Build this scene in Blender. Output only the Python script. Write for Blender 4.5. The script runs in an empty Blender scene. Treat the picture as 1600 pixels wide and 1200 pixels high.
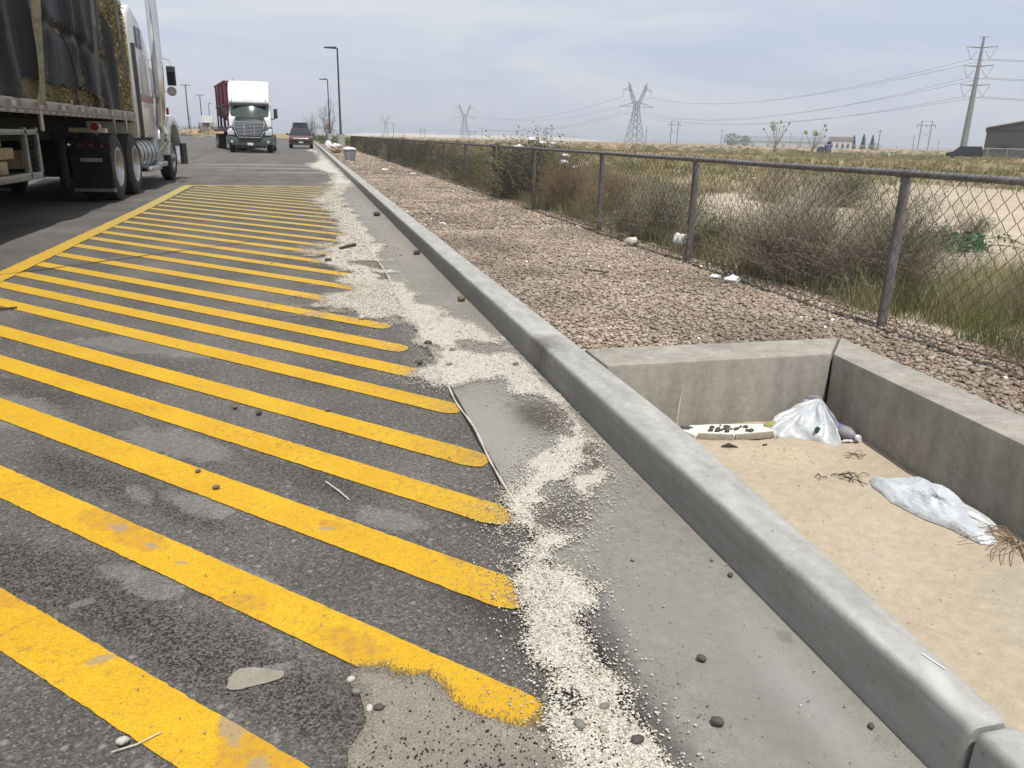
import bpy, bmesh, math, random
import numpy as np
from mathutils import Vector, Matrix
random.seed(7); RNG = np.random.default_rng(11)
S = bpy.context.scene; COL = S.collection
# ------------------------------------------------------------------ camera, sky, sun
H = 1.17
cam = bpy.data.cameras.new("camera"); cam.lens = 27.225; cam.sensor_width = 36; cam.clip_start = .05; cam.clip_end = 20000
co = bpy.data.objects.new("camera", cam); COL.objects.link(co); S.camera = co
_f = 1210.; _n = Vector((.024, -1, (208 + .024 * 325 - 600) / _f)).normalized()
_v = Vector((-325, -392, _f)).normalized(); _Y = (_v - _n * _v.dot(_n)).normalized(); _X = _Y.cross(_n)
if _X.x < 0: _X = -_X
Mw = Matrix((_X, _Y, _n))
r_ = Mw @ Vector((1, 0, 0)); u_ = Mw @ Vector((0, -1, 0)); b_ = Mw @ Vector((0, 0, -1))
co.matrix_world = Matrix(((r_.x, u_.x, b_.x, 0), (r_.y, u_.y, b_.y, 0), (r_.z, u_.z, b_.z, H), (0, 0, 0, 1)))
S.render.resolution_x = 1024; S.render.resolution_y = 768
S.view_settings.view_transform = 'Standard'; S.view_settings.look = 'None'; S.view_settings.exposure = 0.0; S.view_settings.gamma = 1
SUN = Vector((.05, -.37, .93)).normalized()
w = bpy.data.worlds.new("World"); S.world = w; w.use_nodes = True
nt = w.node_tree; nt.nodes.clear()
def N(nt, t, **k):
    n = nt.nodes.new(t)
    for a, v in k.items():
        if a.startswith('i_'):
            key = a[2:]; key = int(key) if key.isdigit() else key.replace('_', ' ')
            n.inputs[key].default_value = v
        else: setattr(n, a, v)
    return n
L = lambda nt, a, b: nt.links.new(a, b)
sky = N(nt, 'ShaderNodeTexSky', sky_type='NISHITA', sun_disc=False)
sky.sun_elevation = math.asin(SUN.z); sky.sun_rotation = math.atan2(SUN.x, SUN.y); sky.dust_density = 3.0; sky.air_density = 1.2
bg1 = N(nt, 'ShaderNodeBackground', i_Strength=.085); L(nt, sky.outputs[0], bg1.inputs[0])
tc = N(nt, 'ShaderNodeTexCoord'); sp = N(nt, 'ShaderNodeSeparateXYZ'); L(nt, tc.outputs['Generated'], sp.inputs[0])
ramp = N(nt, 'ShaderNodeValToRGB'); L(nt, sp.outputs[2], ramp.inputs[0])
e = ramp.color_ramp.elements; e[0].position = 0.0; e[0].color = (.575, .59, .69, 1); e[1].position = 1.0; e[1].color = (.50, .56, .68, 1)
q = e.new(.10); q.color = (.50, .57, .71, 1); q = e.new(.28); q.color = (.60, .645, .72, 1); q = e.new(.45); q.color = (.62, .66, .72, 1)
mp = N(nt, 'ShaderNodeMapping'); mp.inputs['Scale'].default_value = (1.5, 1.5, 8); L(nt, tc.outputs['Generated'], mp.inputs[0])
nz = N(nt, 'ShaderNodeTexNoise', i_Scale=1.6, i_Detail=6, i_Roughness=.55, i_Distortion=.6); L(nt, mp.outputs[0], nz.inputs['Vector'])
mr = N(nt, 'ShaderNodeMapRange', i_1=.38, i_2=.62, i_3=.0, i_4=.75); L(nt, nz.outputs[0], mr.inputs[0])
mx = N(nt, 'ShaderNodeMixRGB', i_2=(.72, .735, .765, 1)); L(nt, mr.outputs[0], mx.inputs[0]); L(nt, ramp.outputs[0], mx.inputs[1]); 
bg2 = N(nt, 'ShaderNodeBackground', i_Strength=1.19); L(nt, mx.outputs[0], bg2.inputs[0])
ms = N(nt, 'ShaderNodeMixShader', i_0=.85); L(nt, bg1.outputs[0], ms.inputs[1]); L(nt, bg2.outputs[0], ms.inputs[2])
L(nt, ms.outputs[0], N(nt, 'ShaderNodeOutputWorld').inputs[0])
sl = bpy.data.lights.new("sun", 'SUN'); sl.energy = 5.0; sl.angle = math.radians(.6); sl.color = (1, .955, .88)
so = bpy.data.objects.new("sun", sl); COL.objects.link(so); so.rotation_euler = SUN.to_track_quat('Z', 'Y').to_euler(); so.location = (0, 0, 30)

# ------------------------------------------------------------------ helpers: materials
def newmat(name):
    m = bpy.data.materials.new(name); m.use_nodes = True
    nt = m.node_tree; b = nt.nodes['Principled BSDF']; return m, nt, b
def noise(nt, vec, scale, detail=4, rough=.55, dist=0):
    n = N(nt, 'ShaderNodeTexNoise', i_Scale=scale, i_Detail=detail, i_Roughness=rough, i_Distortion=dist); L(nt, vec, n.inputs['Vector']); return n.outputs[0]
def mrange(nt, v, a, b, c=0., d=1., smooth=False):
    n = N(nt, 'ShaderNodeMapRange', i_1=a, i_2=b, i_3=c, i_4=d)
    if smooth: n.interpolation_type = 'SMOOTHSTEP'
    L(nt, v, n.inputs[0]); return n.outputs[0]
def mix(nt, f, a, b, mode='MIX'):
    n = N(nt, 'ShaderNodeMixRGB', blend_type=mode)
    for i, v in ((0, f), (1, a), (2, b)):
        if isinstance(v, (int, float)): n.inputs[i].default_value = v
        elif isinstance(v, tuple): n.inputs[i].default_value = v if len(v) == 4 else (*v, 1)
        else: L(nt, v, n.inputs[i])
    return n.outputs[0]
def math_(nt, op, a, b=None):
    n = N(nt, 'ShaderNodeMath', operation=op)
    for i, v in ((0, a), (1, b)):
        if v is None: continue
        if isinstance(v, (int, float)): n.inputs[i].default_value = v
        else: L(nt, v, n.inputs[i])
    return n.outputs[0]
def ocoord(nt): return N(nt, 'ShaderNodeTexCoord').outputs['Object']
def bump(nt, b, h, strength, dist=.01):
    n = N(nt, 'ShaderNodeBump', i_Strength=strength, i_Distance=dist); L(nt, h, n.inputs['Height']); L(nt, n.outputs[0], b.inputs['Normal'])
def ell(nt, vec, cx, cy, rx, ry, ang, soft, nz=None, amt=.5):
    a = N(nt, 'ShaderNodeVectorMath', operation='SUBTRACT'); L(nt, vec, a.inputs[0]); a.inputs[1].default_value = (cx, cy, 0)
    r = N(nt, 'ShaderNodeVectorRotate', rotation_type='Z_AXIS'); L(nt, a.outputs[0], r.inputs[0]); r.inputs['Angle'].default_value = -math.radians(ang)
    s = N(nt, 'ShaderNodeVectorMath', operation='MULTIPLY'); L(nt, r.outputs[0], s.inputs[0]); s.inputs[1].default_value = (1 / rx, 1 / ry, 0)
    l = N(nt, 'ShaderNodeVectorMath', operation='LENGTH'); L(nt, s.outputs[0], l.inputs[0]); v = l.outputs['Value']
    if nz is not None: v = math_(nt, 'ADD', v, math_(nt, 'MULTIPLY', math_(nt, 'SUBTRACT', nz, .5), amt * 2))
    return mrange(nt, v, 1 + soft, 1 - soft, 0, 1)
def simple(name, c1, c2=None, scale=8., rough=.6, metal=0., bmp=0., bscale=60., fine=0., spec=None, coat=0., bdist=.004, detail=5):
    m, nt, b = newmat(name); v = ocoord(nt); c2 = c2 or tuple(x * .75 for x in c1)
    n1 = noise(nt, v, scale, detail); col = mix(nt, mrange(nt, n1, .32, .68), c1, c2)
    if fine:
        n2 = noise(nt, v, bscale * 1.7, 2); col = mix(nt, fine, col, mix(nt, mrange(nt, n2, .3, .7), (.3, .3, .3), (1.7, 1.7, 1.7)), 'MULTIPLY')
    L(nt, col, b.inputs['Base Color']); b.inputs['Roughness'].default_value = rough; b.inputs['Metallic'].default_value = metal
    if spec is not None: b.inputs['Specular IOR Level'].default_value = spec
    if coat: b.inputs['Coat Weight'].default_value = coat
    if bmp: bump(nt, b, noise(nt, v, bscale, 4), bmp, bdist)
    return m
def island(name, cols, rough=.8, scale=1.5, trans=0.):
    """per-island random choice between colours, plus large noise"""
    m, nt, b = newmat(name); g = N(nt, 'ShaderNodeNewGeometry'); r = N(nt, 'ShaderNodeValToRGB'); L(nt, g.outputs['Random Per Island'], r.inputs[0])
    els = r.color_ramp.elements
    for i, c in enumerate(cols):
        p = i / max(1, len(cols) - 1)
        if i == 0: els[0].position = 0; els[0].color = (*c, 1)
        elif i == len(cols) - 1: els[1].position = 1; els[1].color = (*c, 1)
        else: x = els.new(p); x.color = (*c, 1)
    n1 = noise(nt, ocoord(nt), scale, 3); col = mix(nt, 1., r.outputs[0], mix(nt, mrange(nt, n1, .3, .7), (.62, .62, .6), (1.3, 1.3, 1.25)), 'MULTIPLY')
    L(nt, col, b.inputs['Base Color']); b.inputs['Roughness'].default_value = rough; b.inputs['Specular IOR Level'].default_value = .2
    if trans:
        t = N(nt, 'ShaderNodeBsdfTranslucent'); L(nt, col, t.inputs[0]); mm = N(nt, 'ShaderNodeMixShader', i_0=trans)
        L(nt, b.outputs[0], mm.inputs[1]); L(nt, t.outputs[0], mm.inputs[2]); L(nt, mm.outputs[0], nt.nodes['Material Output'].inputs[0])
    return m
# ------------------------------------------------------------------ helpers: objects
def tag(o, label=None, cat=None, group=None, kind=None):
    if label: o['label'] = label
    if cat: o['category'] = cat
    if group: o['group'] = group
    if kind: o['kind'] = kind
    return o
def empty(name, loc, label, cat, group=None, rz=0):
    o = bpy.data.objects.new(name, None); COL.objects.link(o); o.location = loc; o.rotation_euler = (0, 0, rz); o.empty_display_size = .1
    return tag(o, label, cat, group)
def link(name, me, mats, parent=None, smooth=False):
    o = bpy.data.objects.new(name, me); COL.objects.link(o)
    for m in (mats if isinstance(mats, (list, tuple)) else [mats]): me.materials.append(m)
    if parent: o.parent = parent
    if smooth:
        me.polygons.foreach_set('use_smooth', np.ones(len(me.polygons), dtype=bool))
    return o
def npmesh(name, V, F):
    """V (n,3), F (m,k) constant k"""
    V = np.asarray(V, dtype=np.float32); F = np.asarray(F, dtype=np.int32); k = F.shape[1]
    me = bpy.data.meshes.new(name); me.vertices.add(len(V)); me.vertices.foreach_set('co', V.ravel())
    me.loops.add(F.size); me.loops.foreach_set('vertex_index', F.ravel()); me.polygons.add(len(F))
    me.polygons.foreach_set('loop_start', np.arange(0, F.size, k, dtype=np.int32)); me.update(calc_edges=True); me.validate(); return me
def gridmesh(name, X, Y, Z):
    """2D arrays"""
    r, c = X.shape; V = np.stack([X, Y, Z], -1).reshape(-1, 3); i = np.arange(r * c).reshape(r, c)
    F = np.stack([i[:-1, :-1], i[:-1, 1:], i[1:, 1:], i[1:, :-1]], -1).reshape(-1, 4)
    return npmesh(name, V, F)
class MB:
    def __init__(s): s.v = []; s.f = []
    def add(s, vs, fs):
        o = len(s.v); s.v += [tuple(v) for v in vs]; s.f += [tuple(o + i for i in f) for f in fs]; return s
    def box(s, x0, x1, y0, y1, z0, z1):
        return s.add([(x0, y0, z0), (x1, y0, z0), (x1, y1, z0), (x0, y1, z0), (x0, y0, z1), (x1, y0, z1), (x1, y1, z1), (x0, y1, z1)],
                     [(0, 3, 2, 1), (4, 5, 6, 7), (0, 1, 5, 4), (1, 2, 6, 5), (2, 3, 7, 6), (3, 0, 4, 7)])
    def tube(s, pts, r, n=8, cap=True):
        pts = [Vector(p) for p in pts]; R = r if isinstance(r, (list, tuple)) else [r] * len(pts); vs = []; fs = []
        for i, p in enumerate(pts):
            d = (pts[min(i + 1, len(pts) - 1)] - pts[max(i - 1, 0)]).normalized(); a = d.cross(Vector((0, 0, 1)) if abs(d.z) < .9 else Vector((1, 0, 0))).normalized(); b = d.cross(a)
            for k in range(n): t = 2 * math.pi * k / n; vs.append(p + (a * math.cos(t) + b * math.sin(t)) * R[i])
        for i in range(len(pts) - 1):
            for k in range(n): fs.append((i * n + k, i * n + (k + 1) % n, (i + 1) * n + (k + 1) % n, (i + 1) * n + k))
        if cap: fs.append(tuple(range(n))[::-1]); fs.append(tuple((len(pts) - 1) * n + k for k in range(n)))
        return s.add(vs, fs)
    def bar(s, a, b, w, h=None):
        h = h or w; a = Vector(a); b = Vector(b); d = (b - a).normalized(); x = d.cross(Vector((0, 0, 1)) if abs(d.z) < .95 else Vector((0, 1, 0))).normalized(); y = d.cross(x)
        vs = [p + x * sx * w / 2 + y * sy * h / 2 for p in (a, b) for sx, sy in ((-1, -1), (1, -1), (1, 1), (-1, 1))]
        return s.add(vs, [(0, 1, 2, 3), (7, 6, 5, 4), (0, 4, 5, 1), (1, 5, 6, 2), (2, 6, 7, 3), (3, 7, 4, 0)])
    def prism(s, prof, a, b, ax='x'):
        """profile of 2-tuples extruded from a to b along ax; prof coords are the two other axes in order"""
        n = len(prof); f = {'x': lambda p, t: (t, p[0], p[1]), 'y': lambda p, t: (p[0], t, p[1]), 'z': lambda p, t: (p[0], p[1], t)}[ax]
        vs = [f(p, a) for p in prof] + [f(p, b) for p in prof]
        return s.add(vs, [tuple(range(n)), tuple(range(2 * n - 1, n - 1, -1))] + [(i, i + n, (i + 1) % n + n, (i + 1) % n) for i in range(n)])
    def lathe(s, prof, c, ax='x', n=32, cap=True):
        """prof [(t along axis, radius)]"""
        vs = []; fs = []
        for t, r in prof:
            for k in range(n):
                a = 2 * math.pi * k / n; u, v = r * math.cos(a), r * math.sin(a)
                vs.append({'x': (c[0] + t, c[1] + u, c[2] + v), 'y': (c[0] + u, c[1] + t, c[2] + v), 'z': (c[0] + u, c[1] + v, c[2] + t)}[ax])
        m = len(prof)
        for i in range(m - 1):
            for k in range(n): fs.append((i * n + k, i * n + (k + 1) % n, (i + 1) * n + (k + 1) % n, (i + 1) * n + k))
        if cap and prof[0][1] > 0: fs.append(tuple(range(n))[::-1])
        if cap and prof[-1][1] > 0: fs.append(tuple((m - 1) * n + k for k in range(n)))
        return s.add(vs, fs)
    def build(s, name, mat, parent=None, bevel=0, smooth=False, seg=2, jit=0):
        bm = bmesh.new(); vv = [bm.verts.new(v) for v in s.v]
        for f in s.f:
            if len(set(f)) > 2:
                try: bm.faces.new([vv[i] for i in f])
                except ValueError: pass
        if bevel:
            bmesh.ops.remove_doubles(bm, verts=bm.verts, dist=1e-5)
            ed = [e for e in bm.edges if len(e.link_faces) == 2 and e.calc_face_angle(0) > .5]
            bmesh.ops.bevel(bm, geom=ed, offset=bevel, segments=seg, profile=.6, affect='EDGES', clamp_overlap=True)
        if jit:
            for v in bm.verts: v.co += Vector([random.uniform(-jit, jit) for _ in range(3)])
        bmesh.ops.recalc_face_normals(bm, faces=bm.faces)
        me = bpy.data.meshes.new(name); bm.to_mesh(me); bm.free()
        o = link(name, me, mat, parent)
        if smooth or bevel:
            me.polygons.foreach_set('use_smooth', np.ones(len(me.polygons), dtype=bool))
            try: me.set_sharp_from_angle(angle=math.radians(38))
            except Exception: pass
        return o
def mat_set(o, fn, mats):
    """assign a material index per face from the face centre"""
    for m in mats: o.data.materials.append(m)
    for p in o.data.polygons: p.material_index = fn(p.center, p.normal)
def copy_tree(o, parent=None):
    c = o.copy(); COL.objects.link(c); c.parent = parent
    for ch in list(o.children): copy_tree(ch, c)
    return c
def tubes(P, R, sides=3):
    """P (N,K,3) polylines, R (N,K) radii -> verts, quads"""
    Nn, K, _ = P.shape; D = np.gradient(P, axis=1); D /= np.linalg.norm(D, axis=2, keepdims=True) + 1e-9
    up = np.where(np.abs(D[..., 2:3]) < .9, np.array([0, 0, 1.]), np.array([1., 0, 0])); A = np.cross(D, up); A /= np.linalg.norm(A, axis=2, keepdims=True) + 1e-9; B = np.cross(D, A)
    t = np.arange(sides) * 2 * np.pi / sides
    V = P[:, :, None, :] + R[:, :, None, None] * (A[:, :, None, :] * np.cos(t)[None, None, :, None] + B[:, :, None, :] * np.sin(t)[None, None, :, None])
    idx = np.arange(Nn * K * sides).reshape(Nn, K, sides); nx = np.roll(idx, -1, axis=2)
    F = np.stack([idx[:, :-1], nx[:, :-1], nx[:, 1:], idx[:, 1:]], -1).reshape(-1, 4)
    return V.reshape(-1, 3), F
def blades(P, W, D):
    """P (N,K,3) centre line, W (N,K) width, D (N,3) width direction -> flat ribbons"""
    V = np.stack([P - D[:, None, :] * W[..., None] / 2, P + D[:, None, :] * W[..., None] / 2], 2); Nn, K = W.shape
    idx = np.arange(Nn * K * 2).reshape(Nn, K, 2); F = np.stack([idx[:, :-1, 0], idx[:, :-1, 1], idx[:, 1:, 1], idx[:, 1:, 0]], -1).reshape(-1, 4)
    return V.reshape(-1, 3), F
def leafquads(C, size, rng):
    n = len(C); a = rng.normal(size=(n, 3)); a /= np.linalg.norm(a, axis=1, keepdims=True); b = np.cross(a, rng.normal(size=(n, 3))); b /= np.linalg.norm(b, axis=1, keepdims=True)
    s = (size * rng.uniform(.6, 1.4, n))[:, None]
    V = np.stack([C - a * s, C - b * s * .4, C + a * s, C + b * s * .4], 1).reshape(-1, 3); return V, np.arange(n * 4).reshape(n, 4)
def join(parts):
    V = []; F = []; o = 0
    for v, f in parts: V.append(v); F.append(f + o); o += len(v)
    return np.concatenate(V), np.concatenate(F)
_lat = {}
def vn(x, y, scale, seed=0):
    """value noise 0..1"""
    if seed not in _lat: _lat[seed] = np.random.default_rng(seed + 100).random((256, 256))
    T = _lat[seed]; x = np.asarray(x) * scale; y = np.asarray(y) * scale; xi = np.floor(x).astype(int); yi = np.floor(y).astype(int); fx = x - xi; fy = y - yi
    fx = fx * fx * (3 - 2 * fx); fy = fy * fy * (3 - 2 * fy); g = lambda a, b: T[a % 256, b % 256]
    return (g(xi, yi) * (1 - fx) + g(xi + 1, yi) * fx) * (1 - fy) + (g(xi, yi + 1) * (1 - fx) + g(xi + 1, yi + 1) * fx) * fy
def fbm(x, y, scale, seed=0, o=4): return sum(vn(x, y, scale * 2 ** i, seed + i) * .5 ** i for i in range(o)) / sum(.5 ** i for i in range(o))
def pdist(x, y, poly):
    """signed distance (positive inside)"""
    x = np.asarray(x, float); y = np.asarray(y, float); d = np.full(x.shape, 1e9); ins = np.zeros(x.shape, bool); n = len(poly)
    for i in range(n):
        ax, ay = poly[i]; bx, by = poly[(i + 1) % n]; ex, ey = bx - ax, by - ay; t = np.clip(((x - ax) * ex + (y - ay) * ey) / (ex * ex + ey * ey + 1e-12), 0, 1)
        d = np.minimum(d, np.hypot(x - ax - t * ex, y - ay - t * ey)); c = ((ay > y) != (by > y)) & (x < (bx - ax) * (y - ay) / (by - ay + 1e-12) + ax); ins ^= c
    return np.where(ins, d, -d)
# ------------------------------------------------------------------ the setting: materials
SPILL = [(0.199, 59.585), (0.823, 47.661), (0.691, 37.495), (0.133, 33.298), (0.291, 28.023), (0.822, 25.038), (0.572, 19.137), (0.119, 15.293), (0.211, 14.033), (0.317, 12.847), (0.424, 11.387), (0.344, 10.658), (0.381, 9.81), (0.316, 9.144), (0.174, 8.373), (0.067, 7.803), (0.124, 7.4), (0.316, 6.95), (0.227, 6.545), (0.351, 6.185), (0.035, 5.867), (0.043, 5.544), (0.274, 5.32), (0.376, 5.125), (0.527, 5.141), (0.582, 4.888), (0.594, 4.695), (0.618, 4.42), (0.657, 4.253), (0.602, 3.97), (0.434, 3.742), (0.537, 3.564), (0.634, 3.546), (0.756, 3.629), (0.915, 3.601), (0.925, 3.363), (1.005, 3.282), (1.047, 3.069), (0.957, 2.835), (0.831, 2.686), (0.728, 2.503), (0.62, 2.361), (0.548, 2.16), (0.533, 2.017), (0.498, 1.841), (0.492, 1.713), (0.49, 1.612), (0.466, 1.487), (0.462, 1.38), (0.437, 1.248), (0.439, 1.193), (0.433, 1.143), (0.422, 1.082), (0.42, .9), (0.62, .9), (0.611, 1.038), (0.62, 1.1), (0.616, 1.152), (0.616, 1.23), (0.627, 1.313), (0.609, 1.426), (0.616, 1.466), (0.601, 1.588), (0.677, 1.72), (0.655, 1.79), (0.642, 1.88), (0.77, 2.04), (0.841, 2.191), (0.921, 2.273), (0.993, 2.392), (1.065, 2.681), (1.1, 2.855), (1.112, 3.052), (1.115, 3.276), (1.12, 3.808), (1.115, 4.346), (0.999, 4.805), (0.868, 5.232), (0.764, 5.508), (0.742, 6.452), (0.684, 6.977), (0.728, 7.91), (0.699, 9.233), (0.699, 9.925), (0.678, 11.041), (0.696, 13.79), (0.686, 15.638), (0.708, 17.225), (1.1, 19.208), (1.11, 22.568), (1.059, 29.866), (0.922, 42.64), (0.608, 64.812)]
HOLES = [[(0.911, 3.253), (1.026, 3.297), (1.052, 3.068), (0.97, 2.832), (0.86, 2.832), (0.847, 2.985)], [(0.751, 2.376), (0.84, 2.395), (0.842, 2.215), (0.766, 2.041), (0.697, 2.055), (0.698, 2.197)], [(0.538, 2.119), (0.607, 2.104), (0.609, 2.001), (0.566, 1.952), (0.513, 1.975)], [(1.007, 2.698), (1.057, 2.688), (1.0, 2.477), (0.939, 2.449)], [(0.853, 4.382), (1.106, 4.335), (1.11, 4.11), (0.915, 4.045), (0.818, 4.198)], [(0.353, 7.651), (0.68, 7.537), (0.797, 7.216), (0.638, 7.088), (0.426, 7.368)], [(0.535, 6.891), (0.722, 6.802), (0.726, 6.454), (0.591, 6.593)], [(0.639, 1.552), (0.658, 1.534), (0.643, 1.412), (0.621, 1.417)], [(0.492, 1.335), (0.558, 1.309), (0.5, 1.292)]]
def dens(x, y):
    """how thickly the spilled granules cover the ground"""
    k = .018 + .0035 * np.clip(y, 0, 30); wob = (fbm(x, y / (1 + .04 * y), 9, 3) - .5) * .13 * (1 + .09 * y) + (vn(x * .6, y, 3.1, 6) - .5) * .05 * np.clip(y / 4, 0, 4) * (y > 6); d = pdist(x, y / 1.0, SPILL) * 1.0
    # far streaks are long in y: measure the distance mainly across
    core = np.clip((d + wob) / (2.2 * k) + .5, 0, 1)
    for h in HOLES:
        hd = pdist(x, y, h) + wob * 1.0 + (fbm(x, y, 38, 9) - .5) * .06; core = core * (1 - .84 * np.clip(hd / .05 + .7, 0, 1))
    core = core * (.80 + .25 * fbm(x, y, 14, 8)); halo = np.clip(1 + d / (.28 + .02 * np.clip(y, 0, 20)), 0, 1) ** 3. * .13 * (d < 0); st = vn(x * .25, y / (1 + .05 * y), 7, 61) * .6 + vn(x * .5, y / (1 + .05 * y), 17, 62) * .4; feather = np.clip((st - .5) * 3.2, 0, 1) * np.clip(1 + d / .42, 0, 1) * (d < 0) * (x < .7) * np.clip((y - 3.8) / 2, 0, 1) * .85; halo = np.maximum(halo, feather)
    return np.clip(np.maximum(core, halo), 0, 1)
# asphalt
m, nt, b = newmat('asphalt'); v = ocoord(nt); AS = m
nA = noise(nt, v, 1.1, 5); nB = noise(nt, v, 7, 5); nC = noise(nt, v, 34, 3); nE = noise(nt, v, 13, 8, .72); nM = noise(nt, v, 62, 4, .7)
col = mix(nt, mrange(nt, nA, .35, .68), (.070, .067, .064), (.118, .112, .105)); col = mix(nt, 1., col, mix(nt, mrange(nt, nM, .36, .66), (.66, .65, .64), (1.3, 1.3, 1.3)), 'MULTIPLY')
vor = N(nt, 'ShaderNodeTexVoronoi', i_Scale=200.); L(nt, v, vor.inputs['Vector']); sv = N(nt, 'ShaderNodeSeparateXYZ'); L(nt, vor.outputs['Color'], sv.inputs[0])
col = mix(nt, 1., col, mix(nt, sv.outputs[0], (.62, .62, .62), (1.42, 1.38, 1.32)), 'MULTIPLY')
col = mix(nt, mrange(nt, sv.outputs[1], .90, .97, 0, .6), col, (.25, .235, .22))
vor2 = N(nt, 'ShaderNodeTexVoronoi', i_Scale=42.); L(nt, v, vor2.inputs['Vector']); sv2 = N(nt, 'ShaderNodeSeparateXYZ'); L(nt, vor2.outputs['Color'], sv2.inputs[0])
col = mix(nt, math_(nt, 'MULTIPLY', mrange(nt, sv2.outputs[0], .9, .93), mrange(nt, vor2.outputs['Distance'], .45, .2)), col, (.2, .19, .18))
for a in [(-.78, 2.77, .36, .085, -46, .7), (-.42, 2.40, .2, .05, -46, .7), (-1.3, 3.85, .4, .09, -46, .8), (-.66, 2.06, .34, .10, -46, .6), (-.25, 1.66, .26, .09, -46, .6), (-.05, 2.62, .3, .06, -46, .4), (-.52, 1.88, .30, .06, -46, .3), (-.33, 1.66, .22, .06, -46, .3), (-.72, 2.72, .30, .06, -46, .3), (-.16, 1.58, .10, .04, -20, .3), (-.85, 2.22, .15, .06, -46, .3), (-.05, 1.42, .16, .07, -40, .6), (-.9, 2.2, .3, .1, -45, .5)]:
    col = mix(nt, math_(nt, 'MULTIPLY', ell(nt, v, *a[:5], min(a[5], .35), nE, .9), .85), col, mix(nt, mrange(nt, sv.outputs[0], .2, .95), (.016, .013, .012), (.13, .12, .11)))
for a in [(-.62, 1.95, .03, .018, 20, .5), (-.56, 2.09, .075, .045, -40, .6), (-.46, 2.0, .10, .05, -46, .6), (-.60, 2.60, .09, .03, -60, .6), (-.40, 2.48, .16, .05, -46, .6), (-.13, 1.57, .05, .02, 10, .6), (-.25, 1.98, .16, .06, -45, .6), (-1.3, 3.6, .3, .14, -45, .6), (-.55, 3.05, .28, .1, -45, .6), (-.9, 4.6, .5, .15, -30, .7), (.2, 2.25, .12, .06, -40, .6)]:
    col = mix(nt, math_(nt, 'MULTIPLY', ell(nt, v, *a[:5], .15, nE, 1.1), .55), col, mix(nt, sv.outputs[0], (.13, .125, .12), (.25, .24, .23)))
for a in [(.37, 9.2, .3, .5, 0, .5), (.38, 10.7, .2, .35, 0, .5), (.25, 8.1, .2, .28, 0, .5), (.2, 7.2, .25, .16, -30, .5), (.42, 12, .2, .5, 0, .5), (.47, 2.25, .06, .16, 25, .5), (.4, 1.75, .07, .2, 15, .5), (.38, 6.3, .2, .1, -20, .5), (.5, 1.33, .08, .06, 0, .5)]:
    col = mix(nt, math_(nt, 'MULTIPLY', ell(nt, v, *a, nC, .6), .7), col, (.030, .025, .022))
xyz = N(nt, 'ShaderNodeSeparateXYZ'); L(nt, v, xyz.inputs[0])
yel = mrange(nt, xyz.outputs[1], 8, 14); inx = mrange(nt, xyz.outputs[0], -2.7, -2.4); iny = mrange(nt, xyz.outputs[1], 19.2, 18.7)
col = mix(nt, math_(nt, 'MULTIPLY', math_(nt, 'MULTIPLY', yel, inx), math_(nt, 'MULTIPLY', iny, .45)), col, (.10, .077, .04))
col = mix(nt, mrange(nt, xyz.outputs[1], 20, 45, 0, .45), col, (.105, .10, .095))
# long faint tyre streaks further out
mpg = N(nt, 'ShaderNodeMapping'); mpg.inputs['Scale'].default_value = (.5, .05, 1); mpg.inputs['Rotation'].default_value = (0, 0, .5); L(nt, v, mpg.inputs[0])
col = mix(nt, 1., col, mix(nt, mrange(nt, noise(nt, mpg.outputs[0], 3, 4), .4, .65), (.86, .86, .86), (1.12, 1.12, 1.12)), 'MULTIPLY')
for a in [(-1.5, 31.5, 2.2, .5, 4, .5), (-.6, 28.6, 2.6, .35, -3, .4), (0, 25.6, 1.6, .3, 3, .4), (-5.5, 28, 1.6, .25, 2, .4)]:
    col = mix(nt, math_(nt, 'MULTIPLY', ell(nt, v, *a, nB, .5), .7), col, (.24, .23, .21))
L(nt, col, b.inputs['Base Color']); b.inputs['Roughness'].default_value = .82; b.inputs['Specular IOR Level'].default_value = .35
hh = math_(nt, 'ADD', math_(nt, 'MULTIPLY', vor.outputs['Distance'], -.6), math_(nt, 'MULTIPLY', nC, .8)); bump(nt, b, hh, .8, .006)
ASC = None
# yellow paint
m, nt, b = newmat('yellow_paint'); v = ocoord(nt); PAINT = m
nA = noise(nt, v, 3.2, 6, .6); nB = noise(nt, v, 40, 5, .7); nE = noise(nt, v, 21, 8, .7); nF = noise(nt, v, 170, 3, .6)
xyz = N(nt, 'ShaderNodeSeparateXYZ'); L(nt, v, xyz.inputs[0])
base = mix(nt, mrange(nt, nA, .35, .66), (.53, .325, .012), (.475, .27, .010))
base = mix(nt, mrange(nt, xyz.outputs[1], 4.0, 11.0), base, (.43, .29, .055)); base = mix(nt, mrange(nt, xyz.outputs[1], 9, 17), base, (.37, .31, .13))  # low-angle sheen put into the colour: stripes turn paler with distance
base = mix(nt, 1., base, mix(nt, mrange(nt, nF, .3, .7), (.78, .74, .6), (1.12, 1.14, 1.2)), 'MULTIPLY')
for a in [(-.80, 2.01, .12, .045, -8, .1), (-.19, 1.36, .045, .13, 8, .08), (-.12, 1.26, .05, .10, 8, .08), (-.66, 2.42, .12, .06, -46, .1), (-.55, 2.28, .12, .05, -46, .12), (.02, 2.24, .05, .03, -40, .2), (.42, 1.97, .09, .05, 0, .3), (-.22, 1.86, .06, .04, -30, .2), (.05, 1.62, .1, .04, -46, .2)]:
    base = mix(nt, math_(nt, 'MULTIPLY', ell(nt, v, *a, nE, .7), .8), base, mix(nt, mrange(nt, nB, .4, .6), (.43, .24, .012), (.36, .19, .03)))
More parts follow.
